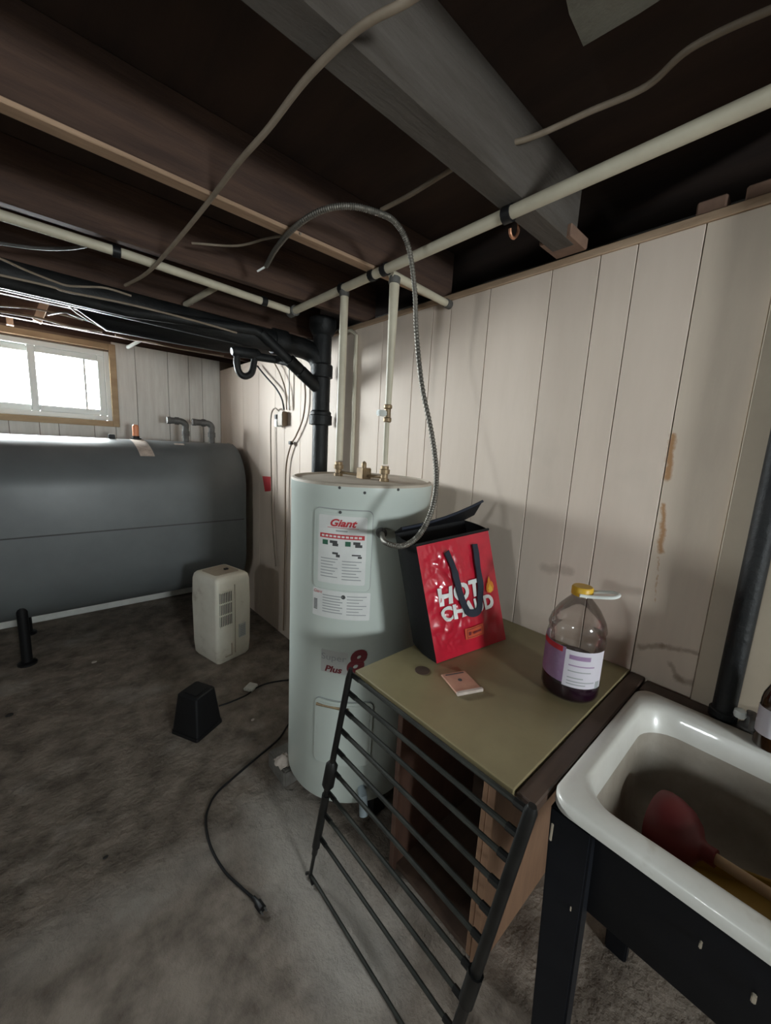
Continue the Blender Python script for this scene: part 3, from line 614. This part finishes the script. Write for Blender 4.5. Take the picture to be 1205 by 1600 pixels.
# junction box on the plank wall and its cables
bx = PX(446, 655, WX); JB = thing('junction_box', 'small brown electrical box on the wall beside the stack', 'junction box', (WX-.02, bx.y, bx.z-.045))
MB().box(WX-.045, WX-.001, bx.y-.040, bx.y+.035, bx.z-.045, bx.z+.05).build('box_body', 'brown', JB, bevel=.004)
MB().box(WX-.050, WX-.008, bx.y+.036, bx.y+.075, bx.z-.055, bx.z-.005).build('plug', 'vinyl', JB, bevel=.004)
MB().box(WX-.050, WX-.008, bx.y+.040, bx.y+.072, bx.z-.004, bx.z+.03).build('plug_grip', 'blackp', JB, bevel=.004)
def wall_cable(pts, r, m, lab, off=.008): return cable('cable', m, [PX(x, y, WX-off) for x, y in pts], r, lab, 7)
wall_cable([(402, 572), (415, 588), (430, 605), (440, 622), (444, 640)], .006, 'blackp', 'black cable from the trap down to the junction box', .03)
wall_cable([(428, 566), (438, 585), (446, 610), (448, 640)], .005, 'brown', 'brown cable dropping into the top of the junction box', .03)
wall_cable([(452, 560), (452, 600), (452, 640)], .005, 'white', 'pale cable hanging straight onto the junction box', .022)
wall_cable([(438, 646), (430, 638), (424, 648), (423, 680), (424, 740), (425, 800), (428, 850), (431, 885)], .005, 'beige', 'long grey cord hanging down the wall from the plug', .03)
wall_cable([(470, 575), (476, 600), (477, 625), (473, 655), (463, 680), (455, 695), (448, 722), (446, 760), (446, 820), (445, 880), (444, 940), (443, 985)], .0055, 'brown', 'brown cable running down the wall to the floor beside the heater', .02)
p = PX(455, 692, WX-.02); tag(MB().box(p.x-.014, p.x+.010, p.y-.016, p.y+.016, p.z-.012, p.z+.012).build('cable_clip', 'blackp', bevel=.003), 'small black clip on the brown wall cable', 'clip')
pr = [PX(x, y, WX-.0012) for x, y in ((410, 744), (425, 745), (425, 767), (414, 768))]
tag(MB().rings([pr, [q+Vector((.001, 0, 0)) for q in pr]]).build('red_sticker', 'red', smooth=0), 'bright red sticker on the wall right of the tank', 'sticker')
del pr

# ================================================================== DEHUMIDIFIER
DHA = math.atan2(.063, .256); DHC = Vector((.797, 2.45, 0)); DW, DD, DH = .266, .30, .602
mx = Matrix.Translation(DHC) @ Matrix.Rotation(DHA, 4, 'Z')      # local: x along front, y backwards
D = thing('dehumidifier', 'yellowed white dehumidifier standing in front of the tank', 'dehumidifier', DHC+mx.to_3x3() @ Vector((DW/2, DD/2, 0)))
def drings(spec): return [[mx @ Vector((x, y, z)) for (x, y) in rrect(DW/2, DD/2+dy, DW/2-i, DD/2-j, .022)] for (z, i, j, dy) in spec]
MB().rings(drings([(.0, .02, .02, 0), (.02, .008, .008, 0), (.10, .002, .004, 0), (.40, .0, .0, 0), (DH-.05, .004, .004, 0), (DH-.018, .010, .012, 0), (DH-.004, .022, .024, 0), (DH, .035, .04, 0)])).build('housing', 'ivory', D, smooth=45)
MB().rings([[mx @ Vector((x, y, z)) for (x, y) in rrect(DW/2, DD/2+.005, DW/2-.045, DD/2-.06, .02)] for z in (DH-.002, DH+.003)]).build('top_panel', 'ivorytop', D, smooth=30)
MB().box(DW/2+.02, DW/2+.045, DD/2-.02, DD/2+.0, DH+.003, DH+.012, mx).build('knob', 'dark', D)
for rz in (.435, .355, .275):
    gr = MB().box(.024, .116, -.0035, .006, rz, rz+.070, mx).build('grille', 'dark', D, smooth=0)
    for k in range(8):
        MB().box(.024+k*.0121, .0285+k*.0121, -.0075, -.0030, rz, rz+.070, mx).build('slat', 'ivory', gr, smooth=0)
    MB().box(.022, .118, -.0075, -.0030, rz-.009, rz, mx).build('slat', 'ivory', gr, smooth=0)
MB().box(.022, .118, -.0075, -.0030, .505, .512, mx).build('grille_rim', 'ivory', D, smooth=0)
MB().box(.135, .1375, -.0025, .004, .05, .54, mx).build('panel_joint', 'ivorytop', D, smooth=0)
MB().box(.165, .215, -.0045, .003, .15, .245, mx).build('sticker', 'silver', D, smooth=0)
sk = MB()
for k in range(6): sk.box(.170, .21, -.0055, -.004, .160+k*.013, .166+k*.013, mx)
sk.build('sticker_print', 'inkg', D, smooth=0)
MB().box(.06, .11, -.0045, .003, .045, .052, mx).box(.105, .11, -.0045, .003, .045, .13, mx).build('bucket_latch', 'ivorytop', D, smooth=0)

# ================================================================== UPTURNED BLACK BIN
e1 = (Vector((.633, 1.916, 0))-Vector((.494, 1.842, 0))); ang = math.atan2(e1.y, e1.x)
mx = Matrix.Translation(Vector((.494, 1.842, 0))) @ Matrix.Rotation(ang, 4, 'Z'); BW, BH = .175, .215
PB = thing('plastic_bin', 'black square tapered plastic tub standing upside down on the floor', 'tub', mx @ Vector((BW/2, BW/2, 0)))
def br_(z, i, r=.012): return [mx @ Vector((x, y, z)) for (x, y) in rrect(BW/2, BW/2, BW/2-i, BW/2-i, r, 3)]
MB().rings([br_(.018, .004), br_(BH-.006, .024), br_(BH, .030)]).build('tub_body', 'blackp', PB, smooth=30)
MB().rings([br_(0, 0), br_(.018, .001)]).build('rim', 'blackp', PB, smooth=30)
MB().rings([br_(BH-.001, .045), br_(BH+.004, .045)]).build('base_ridge', 'blackp', PB, smooth=30)

# cords and litter on the floor
def fl(x, y, z=.005): return PZ(x, y, z)
CD = thing('power_cord', 'black power cord with a plug snaking over the open floor', 'cord', fl(410, 1418, 0))
MB().tube(catmull([fl(470, 1128), fl(453, 1130), fl(435, 1155), fl(400, 1185), fl(365, 1215), fl(338, 1240), fl(325, 1265), fl(322, 1290), fl(330, 1325), fl(350, 1360), fl(375, 1385), fl(398, 1405)], 8), .0048, 8).build('cord_wire', 'blackp', CD)
pa, pb = fl(396, 1402, .012), fl(414, 1426, .012)
plg = MB().tube([pa, pa.lerp(pb, .3), pa.lerp(pb, .4), pa.lerp(pb, .8)], [.006, .008, .013, .013], 8).build('plug', 'blackp', CD)
sd = (pb-pa).cross(Vector((0, 0, 1))).normalized()
for s_ in (-.007, .007): MB().tube([pa.lerp(pb, .78)+sd*s_, pb+sd*s_], .0028, 6).build('prong', 'grey', plg)
cable('cord', 'blackp', [fl(342, 1103), fl(360, 1097), fl(385, 1086), fl(400, 1075), fl(420, 1067), fl(455, 1062), fl(480, 1062)], .0045, 'black cord from the upturned tub to behind the heater', 7, 'cord')
p = fl(392, 1076, 0); tag(MB().box(-.035, .035, -.03, .03, 0, .02, Matrix.Translation(p) @ Matrix.Rotation(.6, 4, 'Z')).build('adapter_plug', 'white', bevel=.005), 'small white adapter lying on the black cord', 'adapter')
for (x, y, s, m, lab) in ((15, 1118, .016, 'dark', 'black lump of debris on the floor at the left edge'), (147, 1035, .014, 'cloth', 'pale chip on the floor in front of the tank'), (395, 1125, .010, 'cloth', 'pale chip on the floor right of the tub'), (165, 1340, .008, 'dark', 'dark crumb on the open floor')):
    c = fl(x, y, 0); mb = MB(); rs = []
    for (h_, k_) in ((0, 1), (.5, 1.05), (.9, .5)):
        rs.append([c+Vector((s*k_*math.cos(t*math.pi/4)*(1+.3*noise.noise(Vector((x+t, y, h_)))), s*.7*k_*math.sin(t*math.pi/4)*(1+.3*noise.noise(Vector((x, y+t, h_)))), s*h_*.7)) for t in range(8)])
    tag(mb.rings(rs).build('floor_debris', m), lab, 'debris')

# ================================================================== CABINET / COUNTER
CB = thing('cabinet', 'old open wooden cabinet with an olive laminate top beside the heater', 'cabinet', (1.0, .53, 0))
CX0, CX1, CY0, CY1, CZ = .652, 1.343, .302, .815, .85
MB().box(CX0, CX1, CY0, CY1, CZ-.020, CZ).build('countertop', 'counter', CB, smooth=0, bevel=.002, seg=1)
MB().box(CX0+.004, CX1, .258, CY0-.003, CZ-.028, CZ-.004).build('edge_board', 'darkwood', CB, smooth=0, bevel=.003, seg=1)['label'] = 'dark narrow board beside the sink'
MB().box(.845, 1.34, .792, .815, .0, CZ-.021).build('side_panel', 'cabwood', CB, smooth=0, bevel=.002, seg=1)
MB().box(.845, 1.34, .437, .460, .0, CZ-.021).build('side_panel', 'tanwood', CB, smooth=0, bevel=.002, seg=1)
MB().box(.847, .872, .461, .478, .03, CZ-.021).build('stile', 'tanwood', CB, smooth=0, bevel=.002, seg=1)
MB().box(.847, .865, .461, .791, CZ-.060, CZ-.021).build('top_rail', 'darkwood', CB, smooth=0, bevel=.002, seg=1)
MB().box(1.315, 1.335, .461, .791, .02, CZ-.021).build('back_panel', 'darkwood', CB, smooth=0)
MB().box(.86, 1.314, .461, .791, .012, .03).build('shelf', 'darkwood', CB, smooth=0)
hl = PZ(660, 1048, CZ); MB().lathe([(.022, 0), (.022, .002), (.018, .0024)], (hl.x, hl.y, CZ), 20).build('grommet', 'darkwood', CB)
# pink packet
mx = Matrix.Translation(PZ(720, 1067, CZ)) @ Matrix.Rotation(R(-22), 4, 'Z')
PK = thing('paper_packet', 'flat salmon-pink paper packet with a dark dot on the counter', 'packet', mx.translation)
MB().box(-.040, .040, -.045, .045, .0005, .006, mx).build('packet_body', 'pink', PK, smooth=0, bevel=.002, seg=1)
MB().box(-.030, .030, .034, .0375, .0062, .0068, mx).lathe([(.006, 0), (.006, .001)], mx=mx @ Matrix.Translation((0, .005, .006)), n=12).build('packet_print', 'ink', PK, smooth=0)
MB().box(-.040, .040, -.052, -.044, .0005, .009, mx).build('packet_fold', 'cloth', PK, smooth=0)

# ================================================================== RED BAG
BL, BR_, TL, TR_ = Vector((.872, .691, .852)), Vector((1.190, .646, .852)), Vector((.834, .775, 1.212)), Vector((1.148, .735, 1.236))
NB = (BR_-BL).cross(TL-BL).normalized()
if NB.y > 0: NB = -NB
DEP = Vector((.035, .135, 0)); DEPT = Vector((.02, .115, .01))
BG = thing('insulated_bag', 'red foil insulated shopping bag reading HOT CHAUD leaning on the heater', 'bag', (1.03, .74, .851))
def bag(u, v, o=0.0):
    p = BL.lerp(BR_, u).lerp(TL.lerp(TR_, u), v)
    edge = min(1, 6*min(u, 1-u))*min(1, 6*min(v, 1-v))
    bul = .005*math.sin(math.pi*u)*math.sin(math.pi*v)
    cr = .006*noise.noise(Vector((u*4, v*4.5, .3)))+.0045*noise.noise(Vector((u*9+2, v*8, 4)))
    k_ = max(0, min(1, (.62-u)*4)); cr += k_*(.011*abs(noise.noise(Vector((u*6+v*3, v*9-u*4, 7))))+.006*abs(noise.noise(Vector((u*15, v*14+u*6, 9))))-.003)
    return p+NB*(bul+cr*edge+o)
N1 = 96
MB().sheet([bag(i/(N1-1), j/(N1-1)) for j in range(N1) for i in range(N1)], N1, N1).build('front_panel', 'bagred', BG, smooth=80)
def quadstrip(rows): return MB().sheet([p for r_ in rows for p in r_], len(rows[0]), len(rows))
def lside(u): return [[bag(u, j/12).lerp(bag(u, j/12)+DEP.lerp(DEPT, j/12), i/4)+Vector((.010*math.sin(math.pi*i/4)*(1 if u else -1), 0, 0)) for i in range(5)] for j in range(13)]
quadstrip(lside(0)).build('side_gusset', 'bagblk', BG, smooth=60)
quadstrip(lside(1)).build('side_gusset', 'bagblk', BG, smooth=60)
quadstrip([[bag(i/8, j/8)*0+BL.lerp(BR_, i/8).lerp(TL.lerp(TR_, i/8), j/8)+DEP.lerp(DEPT, j/8) for i in range(9)] for j in range(9)]).build('back_panel', 'bagblk', BG, smooth=60)
quadstrip([[BL.lerp(BR_, i/8)+DEP*(j/2) for i in range(9)] for j in range(3)]).build('bag_base', 'bagblk', BG, smooth=60)
# lid flap, standing open against the heater and wall
tb0, tb1 = TL+DEPT, TR_+DEPT
tip = PD(759, 801, 1.49); mid = PD(700, 816, 1.28)
lid = [[tb0.lerp(tb1, i/6)+Vector((0, 0, 0)) for i in range(7)],
       [tb0.lerp(tb1, i/6)+Vector((.03*i/6, -.02, .014+.006*i/6)) for i in range(7)],
       [tb0.lerp(tb1, i/6)+Vector((.06*i/6, -.03+.0*i, .022+.05*(i/6)**2)) for i in range(7)]]
quadstrip(lid).build('lid_flap', 'bagblk', BG, smooth=60, solid=.006)
MB().tube([lid[2][i] for i in range(7)], .005, 8).build('lid_binding', 'strap', BG)
MB().tube([bag(i/20, 1.0, .001) for i in range(21)], .005, 8).build('top_binding', 'bagblk', BG)
# straps and printing
def ribbon(uvs, w, name, m, off, k=6):
    pts = catmull([Vector((u, v, 0)) for u, v in uvs], k); bw = (BR_-BL).length; bh = (TL-BL).length; rows = []
    for i, p in enumerate(pts):
        t = pts[min(i+1, len(pts)-1)]-pts[max(i-1, 0)]; t = Vector((t.x*bw, t.y*bh)).normalized(); n_ = Vector((-t.y, t.x))
        rows.append([bag(p.x+s_*n_.x*w/bw, p.y+s_*n_.y*w/bh, off) for s_ in (-.5, .5)])
    return quadstrip(rows).build(name, m, BG, smooth=60, solid=.003)
def uv(x, y):   # pixel -> bag face coordinates
    p = PP(x, y, BL, NB); u, v = .5, .5
    for _ in range(20):
        q = BL.lerp(BR_, u).lerp(TL.lerp(TR_, u), v); du = BR_.lerp(TR_, v)-BL.lerp(TL, v); dv_ = TL.lerp(TR_, u)-BL.lerp(BR_, u); e = p-q
        a11, a12, a22 = du.dot(du), du.dot(dv_), dv_.dot(dv_); b1_, b2_ = e.dot(du), e.dot(dv_); dt = a11*a22-a12*a12
        u += (b1_*a22-b2_*a12)/dt; v += (b2_*a11-b1_*a12)/dt
    return u, v
ribbon([uv(694, 862), uv(703, 885), uv(711, 915), uv(718, 940), uv(726, 954), uv(735, 957), uv(744, 951), uv(747, 930), uv(744, 900), uv(741, 875), uv(738, 850)], .024, 'handle', 'strap', .008)
bw = (BR_-BL).length; bh = (TL-BL).length
def bag_text(s, size, c, m, **kw):
    vs, fs = text_geo(s, size, **kw); cu, cv = uv(*c)
    return MB().add([bag(cu+x/bw, cv+y/bh, .0045) for x, y in vs], fs).build('lettering', m, BG, smooth=60)
bag_text('HOT', .074, (716, 926), 'bagwhite', bold=.0034, sx=1.12, space=1.08)
bag_text('CHAUD', .060, (731, 950), 'bagwhite', bold=.0030, sx=1.06, space=1.08)
fu, fv = uv(763, 914)
fp = [(0, -.026), (.014, -.020), (.019, -.006), (.016, .006), (.010, .014), (.008, .008), (.003, .030), (-.006, .020), (-.009, .008), (-.013, .012), (-.018, 0), (-.018, -.012), (-.012, -.022)]
fm = MB().add([bag(fu+x/bw, fv+y/bh, .0045) for x, y in fp], [tuple(range(len(fp)))]).build('flame_print', 'flame', BG, smooth=0)
MB().add([bag(fu+(x*.5)/bw, fv+(y*.5-.010)/bh, .0052) for x, y in fp], [tuple(range(len(fp)))]).build('flame_core', 'flamey', fm, smooth=0)
gu, gv = uv(739, 986)
bd = MB().sheet([bag(gu+(i/8-.5)*.085/bw, gv+(j-.5)*.036/bh, .0045) for j in range(2) for i in range(9)], 9, 2).build('badge', 'badge', BG, smooth=60)
mb = MB()
for (xa, xb, ya, yb) in ((-.036, .036, -.014, -.0125), (-.036, .036, .0125, .014), (-.036, -.0345, -.014, .014), (.0345, .036, -.014, .014), (-.012, .030, -.004, .003), (-.030, -.020, -.006, .006)):
    mb.sheet([bag(gu+(xa+(xb-xa)*i/6)/bw, gv+y/bh, .0054) for y in (ya, yb) for i in range(7)], 7, 2)
mb.build('badge_print', 'maroon', bd, smooth=0)

# ================================================================== JUICE JUG
JC = Vector((1.075, .378)); JR = .0735; z = CZ+.001
JG = thing('juice_jug', 'clear plastic jug with purple juice and a white label on the counter', 'jug', (JC.x, JC.y, z))
MB().lathe([(.060, 0), (JR-.004, .006), (JR, .016), (JR, .052), (JR-.003, .057), (JR-.003, .143), (JR, .150), (JR+.001, .162), (JR-.002, .175), (JR-.004, .182), (JR, .192), (JR-.006, .215), (JR-.022, .245), (.036, .264), (.027, .274), (.024, .280), (.024, .297)], (JC.x, JC.y, z), 36, cap1=False).build('bottle', 'jug', JG, smooth=50)
MB().lathe([(.058, .002), (JR-.006, .008), (JR-.004, .018), (JR-.0045, .048), (JR-.006, .098), (JR-.006, .100)], (JC.x, JC.y, z), 36).build('juice', 'juice', JG, smooth=50)
def jlabel(d0, d1, z0, z1, name, m, parent=None, off=.001):
    n = 14; return MB().sheet([Vector((JC.x+(JR+off)*math.cos(R(d0+(d1-d0)*i/n)), JC.y+(JR+off)*math.sin(R(d0+(d1-d0)*i/n)), z+q)) for q in (z0, z1) for i in range(n+1)], n+1, 2).build(name, m, parent or JG, smooth=60)
jf = math.degrees(math.atan2(-JC.y, -JC.x))       # towards the viewer
jlabel(jf-115, jf-14, .056, .156, 'front_label', 'purple'); jlabel(jf-115, jf-20, .140, .155, 'label_stripe', 'red', None, .0016)
wl = jlabel(jf-14, jf+70, .050, .152, 'back_label', 'labelw')
for k, (q, e_) in enumerate(((.128, 40), (.110, 50), (.094, 44), (.076, 30), (.066, 54), (.058, 36))): jlabel(jf-6, jf-6+e_, q, q+(.012 if k == 0 else .003), 'print', 'purple' if k < 2 else 'inkg', wl, .0016)
jlabel(jf+52, jf+64, .05, .07, 'print', 'inkg', wl, .0016)
MB().lathe([(.026, .282), (.027, .285), (.027, .302), (.024, .306)], (JC.x, JC.y, z), 24).build('cap', 'yellow', JG, smooth=40)
hd = Vector((math.cos(R(jf+90)), math.sin(R(jf+90)), 0)); hn = Vector((math.cos(R(jf)), math.sin(R(jf)), 0))
o_ = Vector((JC.x, JC.y, z+.288)); hnd = [o_+hd*.02-hn*.022, o_+hd*.07-hn*.020+Vector((0, 0, .010)), o_+hd*.085+Vector((0, 0, .012)), o_+hd*.07+hn*.020+Vector((0, 0, .008)), o_+hd*.02+hn*.024, o_+hn*.03-hd*.005]
MB().tube(catmull(hnd, 5), .0045, 8).build('carry_handle', 'vinyl', JG)

# ================================================================== METAL RACK leaning on the counter
RK = thing('metal_rack', 'black metal rack of parallel bars leaning in front of the cabinet', 'rack', (.63, .62, 0))
LB, LT = Vector((.608, .962, .008)), Vector((.634, .812, .864))
RB, RT = Vector((.604, .375, .008)), Vector((.634, .255, .864))
MB().tube([LB, LB.lerp(LT, .12), LB.lerp(LT, .13), LB.lerp(LT, .96), LT], [.0065, .0065, .010, .010, .006], 10).build('rail', 'rack', RK)
MB().tube([RB, RB.lerp(RT, .12), RB.lerp(RT, .13), RB.lerp(RT, .985), RT], [.0065, .0065, .0125, .0125, .008], 10).build('rail', 'rack', RK)
MB().tube([LB.lerp(LT, .47), LB.lerp(LT, .49), LB.lerp(LT, .58), LB.lerp(LT, .60)], [.010, .020, .020, .010], 10).build('sleeve', 'rack', RK)
MB().tube([LB.lerp(LT, .17), LB.lerp(LT, .44)], .0135, 10).build('sleeve', 'rack', RK)
MB().tube([RB.lerp(RT, .36), RB.lerp(RT, .47)], .017, 10).build('sleeve', 'rack', RK)
for zz in (.842, .780, .714, .642, .565, .484, .392, .300, .195):
    t = (zz-.008)/.856; i_ = LB.lerp(LT, t); j_ = RB.lerp(RT, t); off = Vector((.006, 0, 0))
    MB().tube([i_+off, j_+off], .0062, 8).build('bar', 'rung', RK)
    MB().tube([i_+off, i_.lerp(j_, .07)+off], .0075, 8).build('bar_socket', 'rack', RK)
    MB().tube([j_.lerp(i_, .06)+off, j_+off], .0085, 8).build('bar_socket', 'rack', RK)
MB().tube([LB+Vector((0, 0, .012)), RB+Vector((0, 0, .012))], .006, 8).build('bar', 'rung', RK)
MB().tube([LB+Vector((-.004, .016, .0)), LB+Vector((.0, 0, .016)), LB+Vector((-.006, -.03, .0))], .006, 8).build('foot', 'rack', RK)

# ================================================================== LAUNDRY SINK
SX0, SX1, SY0, SY1, SZR = .70, 1.262, -.38, .253, .853
cxs, cys, hx, hy = (SX0+SX1)/2, (SY0+SY1)/2, (SX1-SX0)/2, (SY1-SY0)/2
SN = thing('laundry_sink', 'old white enamel laundry sink with black painted sides and legs', 'sink', (cxs, cys, 0))
def sr(z, i, r, dx=0): return [Vector((x, y, z)) for (x, y) in rrect(cxs+dx, cys, hx-i*(1.25 if i > .02 else 1), hy-i*(.85 if i > .02 else 1), r, 8)]
MB().rings([sr(SZR-.030, .006, .035), sr(SZR-.026, 0, .04), sr(SZR-.006, 0, .04), sr(SZR, .006, .036), sr(SZR, .032, .06), sr(SZR-.003, .039, .07), sr(SZR-.012, .044, .075), sr(SZR-.065, .052, .08)], False, False).build('rim', 'enamel', SN, smooth=50)
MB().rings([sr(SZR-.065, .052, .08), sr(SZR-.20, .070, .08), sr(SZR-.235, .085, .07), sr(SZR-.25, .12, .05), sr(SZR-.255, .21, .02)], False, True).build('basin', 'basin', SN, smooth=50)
MB().rings([sr(SZR-.03, .022, .04), sr(SZR-.225, .03, .05), sr(SZR-.262, .06, .05)], False, True).build('apron', 'sinkblk', SN, smooth=50)
for (lx, ly0, ly1) in ((SX0+.006, .172, .250), (SX0+.006, -.37, -.29), (SX1-.05, .172, .250), (SX1-.05, -.37, -.29)):
    s_ = -1 if lx < cxs else 1; sg = 1 if ly0 > 0 else -1
    t_ = [Vector((lx, ly0, SZR-.031)), Vector((lx+.042, ly0, SZR-.031)), Vector((lx+.042, ly1, SZR-.031)), Vector((lx, ly1, SZR-.031))]
    f_ = [Vector((lx, ly0-.02*sg+.006*sg, 0)), Vector((lx+.035, ly0-.014*sg, 0)), Vector((lx+.035, ly1-.034*sg, 0)), Vector((lx, ly1-.034*sg, 0))]
    MB().hexa(f_, t_).build('leg', 'sinkblk', SN, smooth=0, bevel=.004)
for (x, y, w_, h_) in ((862, 1300, .0025, .02), (892, 1420, .0014, .006)):
    c = PX(x, y, SX0+.0045); MB().box(c.x-.0015, c.x+.001, c.y-w_, c.y+w_, c.z-h_, c.z+h_).build('paint_chip', 'ivorytop', SN, smooth=30, bevel=.0012)
for (x, y, w_, h_) in ((1095, 1476, .004, .005), (1178, 1560, .006, .006)):
    c = PX(x, y, SX0+.026); MB().box(c.x-.004, c.x+.004, c.y-w_*.5, c.y+w_*.5, c.z-h_, c.z+h_).build('paint_chip', 'ivorytop', SN, smooth=30, bevel=.0012)
# ledge behind the sink
tag(MB().box(1.266, WX-.016, -.6, .254, .80, .842).build('back_ledge', 'darkwood', smooth=0, bevel=.003, seg=1), 'dark wooden ledge between the sink and the wall', 'ledge')
# vertical black pipe behind the sink
bp_ = Vector((1.304, .072)); VP = thing('vent_pipe', 'black vertical pipe rising behind the sink at the right edge', 'pipe', (bp_.x, bp_.y, .843))
MB().lathe([(.0245, 0), (.0245, 1.29)], (bp_.x, bp_.y, .843), 20).build('pipe_run', 'black', VP)
MB().lathe([(.030, 0), (.030, .02), (.026, .024)], (bp_.x, bp_.y, .843), 20).build('collar', 'black', VP)
# faucet
FA = thing('faucet', 'small dull metal tap with a white knob behind the sink', 'tap', (1.29, .022, .843))
MB().lathe([(.022, 0), (.020, .012), (.010, .02), (.010, .05)], (1.29, .020, .843), 16).build('tap_base', 'grey', FA)
MB().tube([(1.29, .020, .885), (1.27, .015, .897), (1.235, .012, .893), (1.228, .012, .878)], .008, 10).build('spout', 'grey', FA)
MB().lathe([(.011, 0), (.013, .006), (.012, .018), (.006, .022)], (1.282, .040, .872), 12).build('knob', 'vinyl', FA)
# beer bottle
bc = Vector((1.232, -.020)); BB = thing('glass_bottle', 'brown glass bottle with a pale label on the back rim of the sink', 'bottle', (bc.x, bc.y, SZR))
MB().lathe([(.026, 0), (.030, .004), (.030, .115), (.028, .13), (.016, .165), (.0125, .18), (.0125, .218), (.0145, .22), (.0145, .232), (.011, .234)], (bc.x, bc.y, SZR), 24).build('bottle_glass', 'amber', BB, smooth=50)
MB().lathe([(.0306, .035), (.0306, .10)], (bc.x, bc.y, SZR), 24, cap0=False, cap1=False).build('label_band', 'labelw', BB)
MB().lathe([(.0136, .19), (.0136, .206)], (bc.x, bc.y, SZR), 24, cap0=False, cap1=False).build('neck_band', 'labelw', BB)
# plunger lying in the basin
c0 = PZ(1062, 1305, .675); ax = (Vector((.98, -.10, .70))-c0).normalized()
mq = Matrix.Translation(c0) @ ax.to_track_quat('Z', 'Y').to_matrix().to_4x4()
PL = thing('plunger', 'dark red rubber plunger with a wooden stick lying in the sink', 'plunger', (c0.x, c0.y, SZR-.252))
MB().lathe([(.070, -.045), (.073, -.035), (.072, -.015), (.062, .012), (.045, .030), (.024, .040), (.018, .048), (.018, .066)], n=28, mx=mq).build('cup', 'plred', PL, smooth=50)
MB().tube([mq @ Vector((0, 0, .05)), mq @ Vector((0, 0, .33))], .011, 12).build('stick', 'plwood', PL)
# mustard plastic scoop
c1 = PZ(1150, 1420, .62)
SCP = thing('plastic_scoop', 'mustard yellow plastic dustpan lying in the sink under the stick', 'dustpan', (c1.x, c1.y, SZR-.253))
mq = Matrix.Translation((c1.x, c1.y-.02, SZR-.25)) @ Matrix.Rotation(R(25), 4, 'Z')
MB().box(-.09, .09, -.10, .10, .001, .008, mq).box(-.09, -.083, -.10, .10, .008, .04, mq).box(.083, .09, -.10, .10, .008, .04, mq).box(-.09, .09, -.10, -.092, .008, .04, mq).build('pan', 'mustard', SCP, smooth=0, bevel=.002, seg=1)
MB().tube([mq @ Vector((0, -.095, .03)), mq @ Vector((0, -.15, .045))], .012, 10).build('handle', 'mustard', SCP)
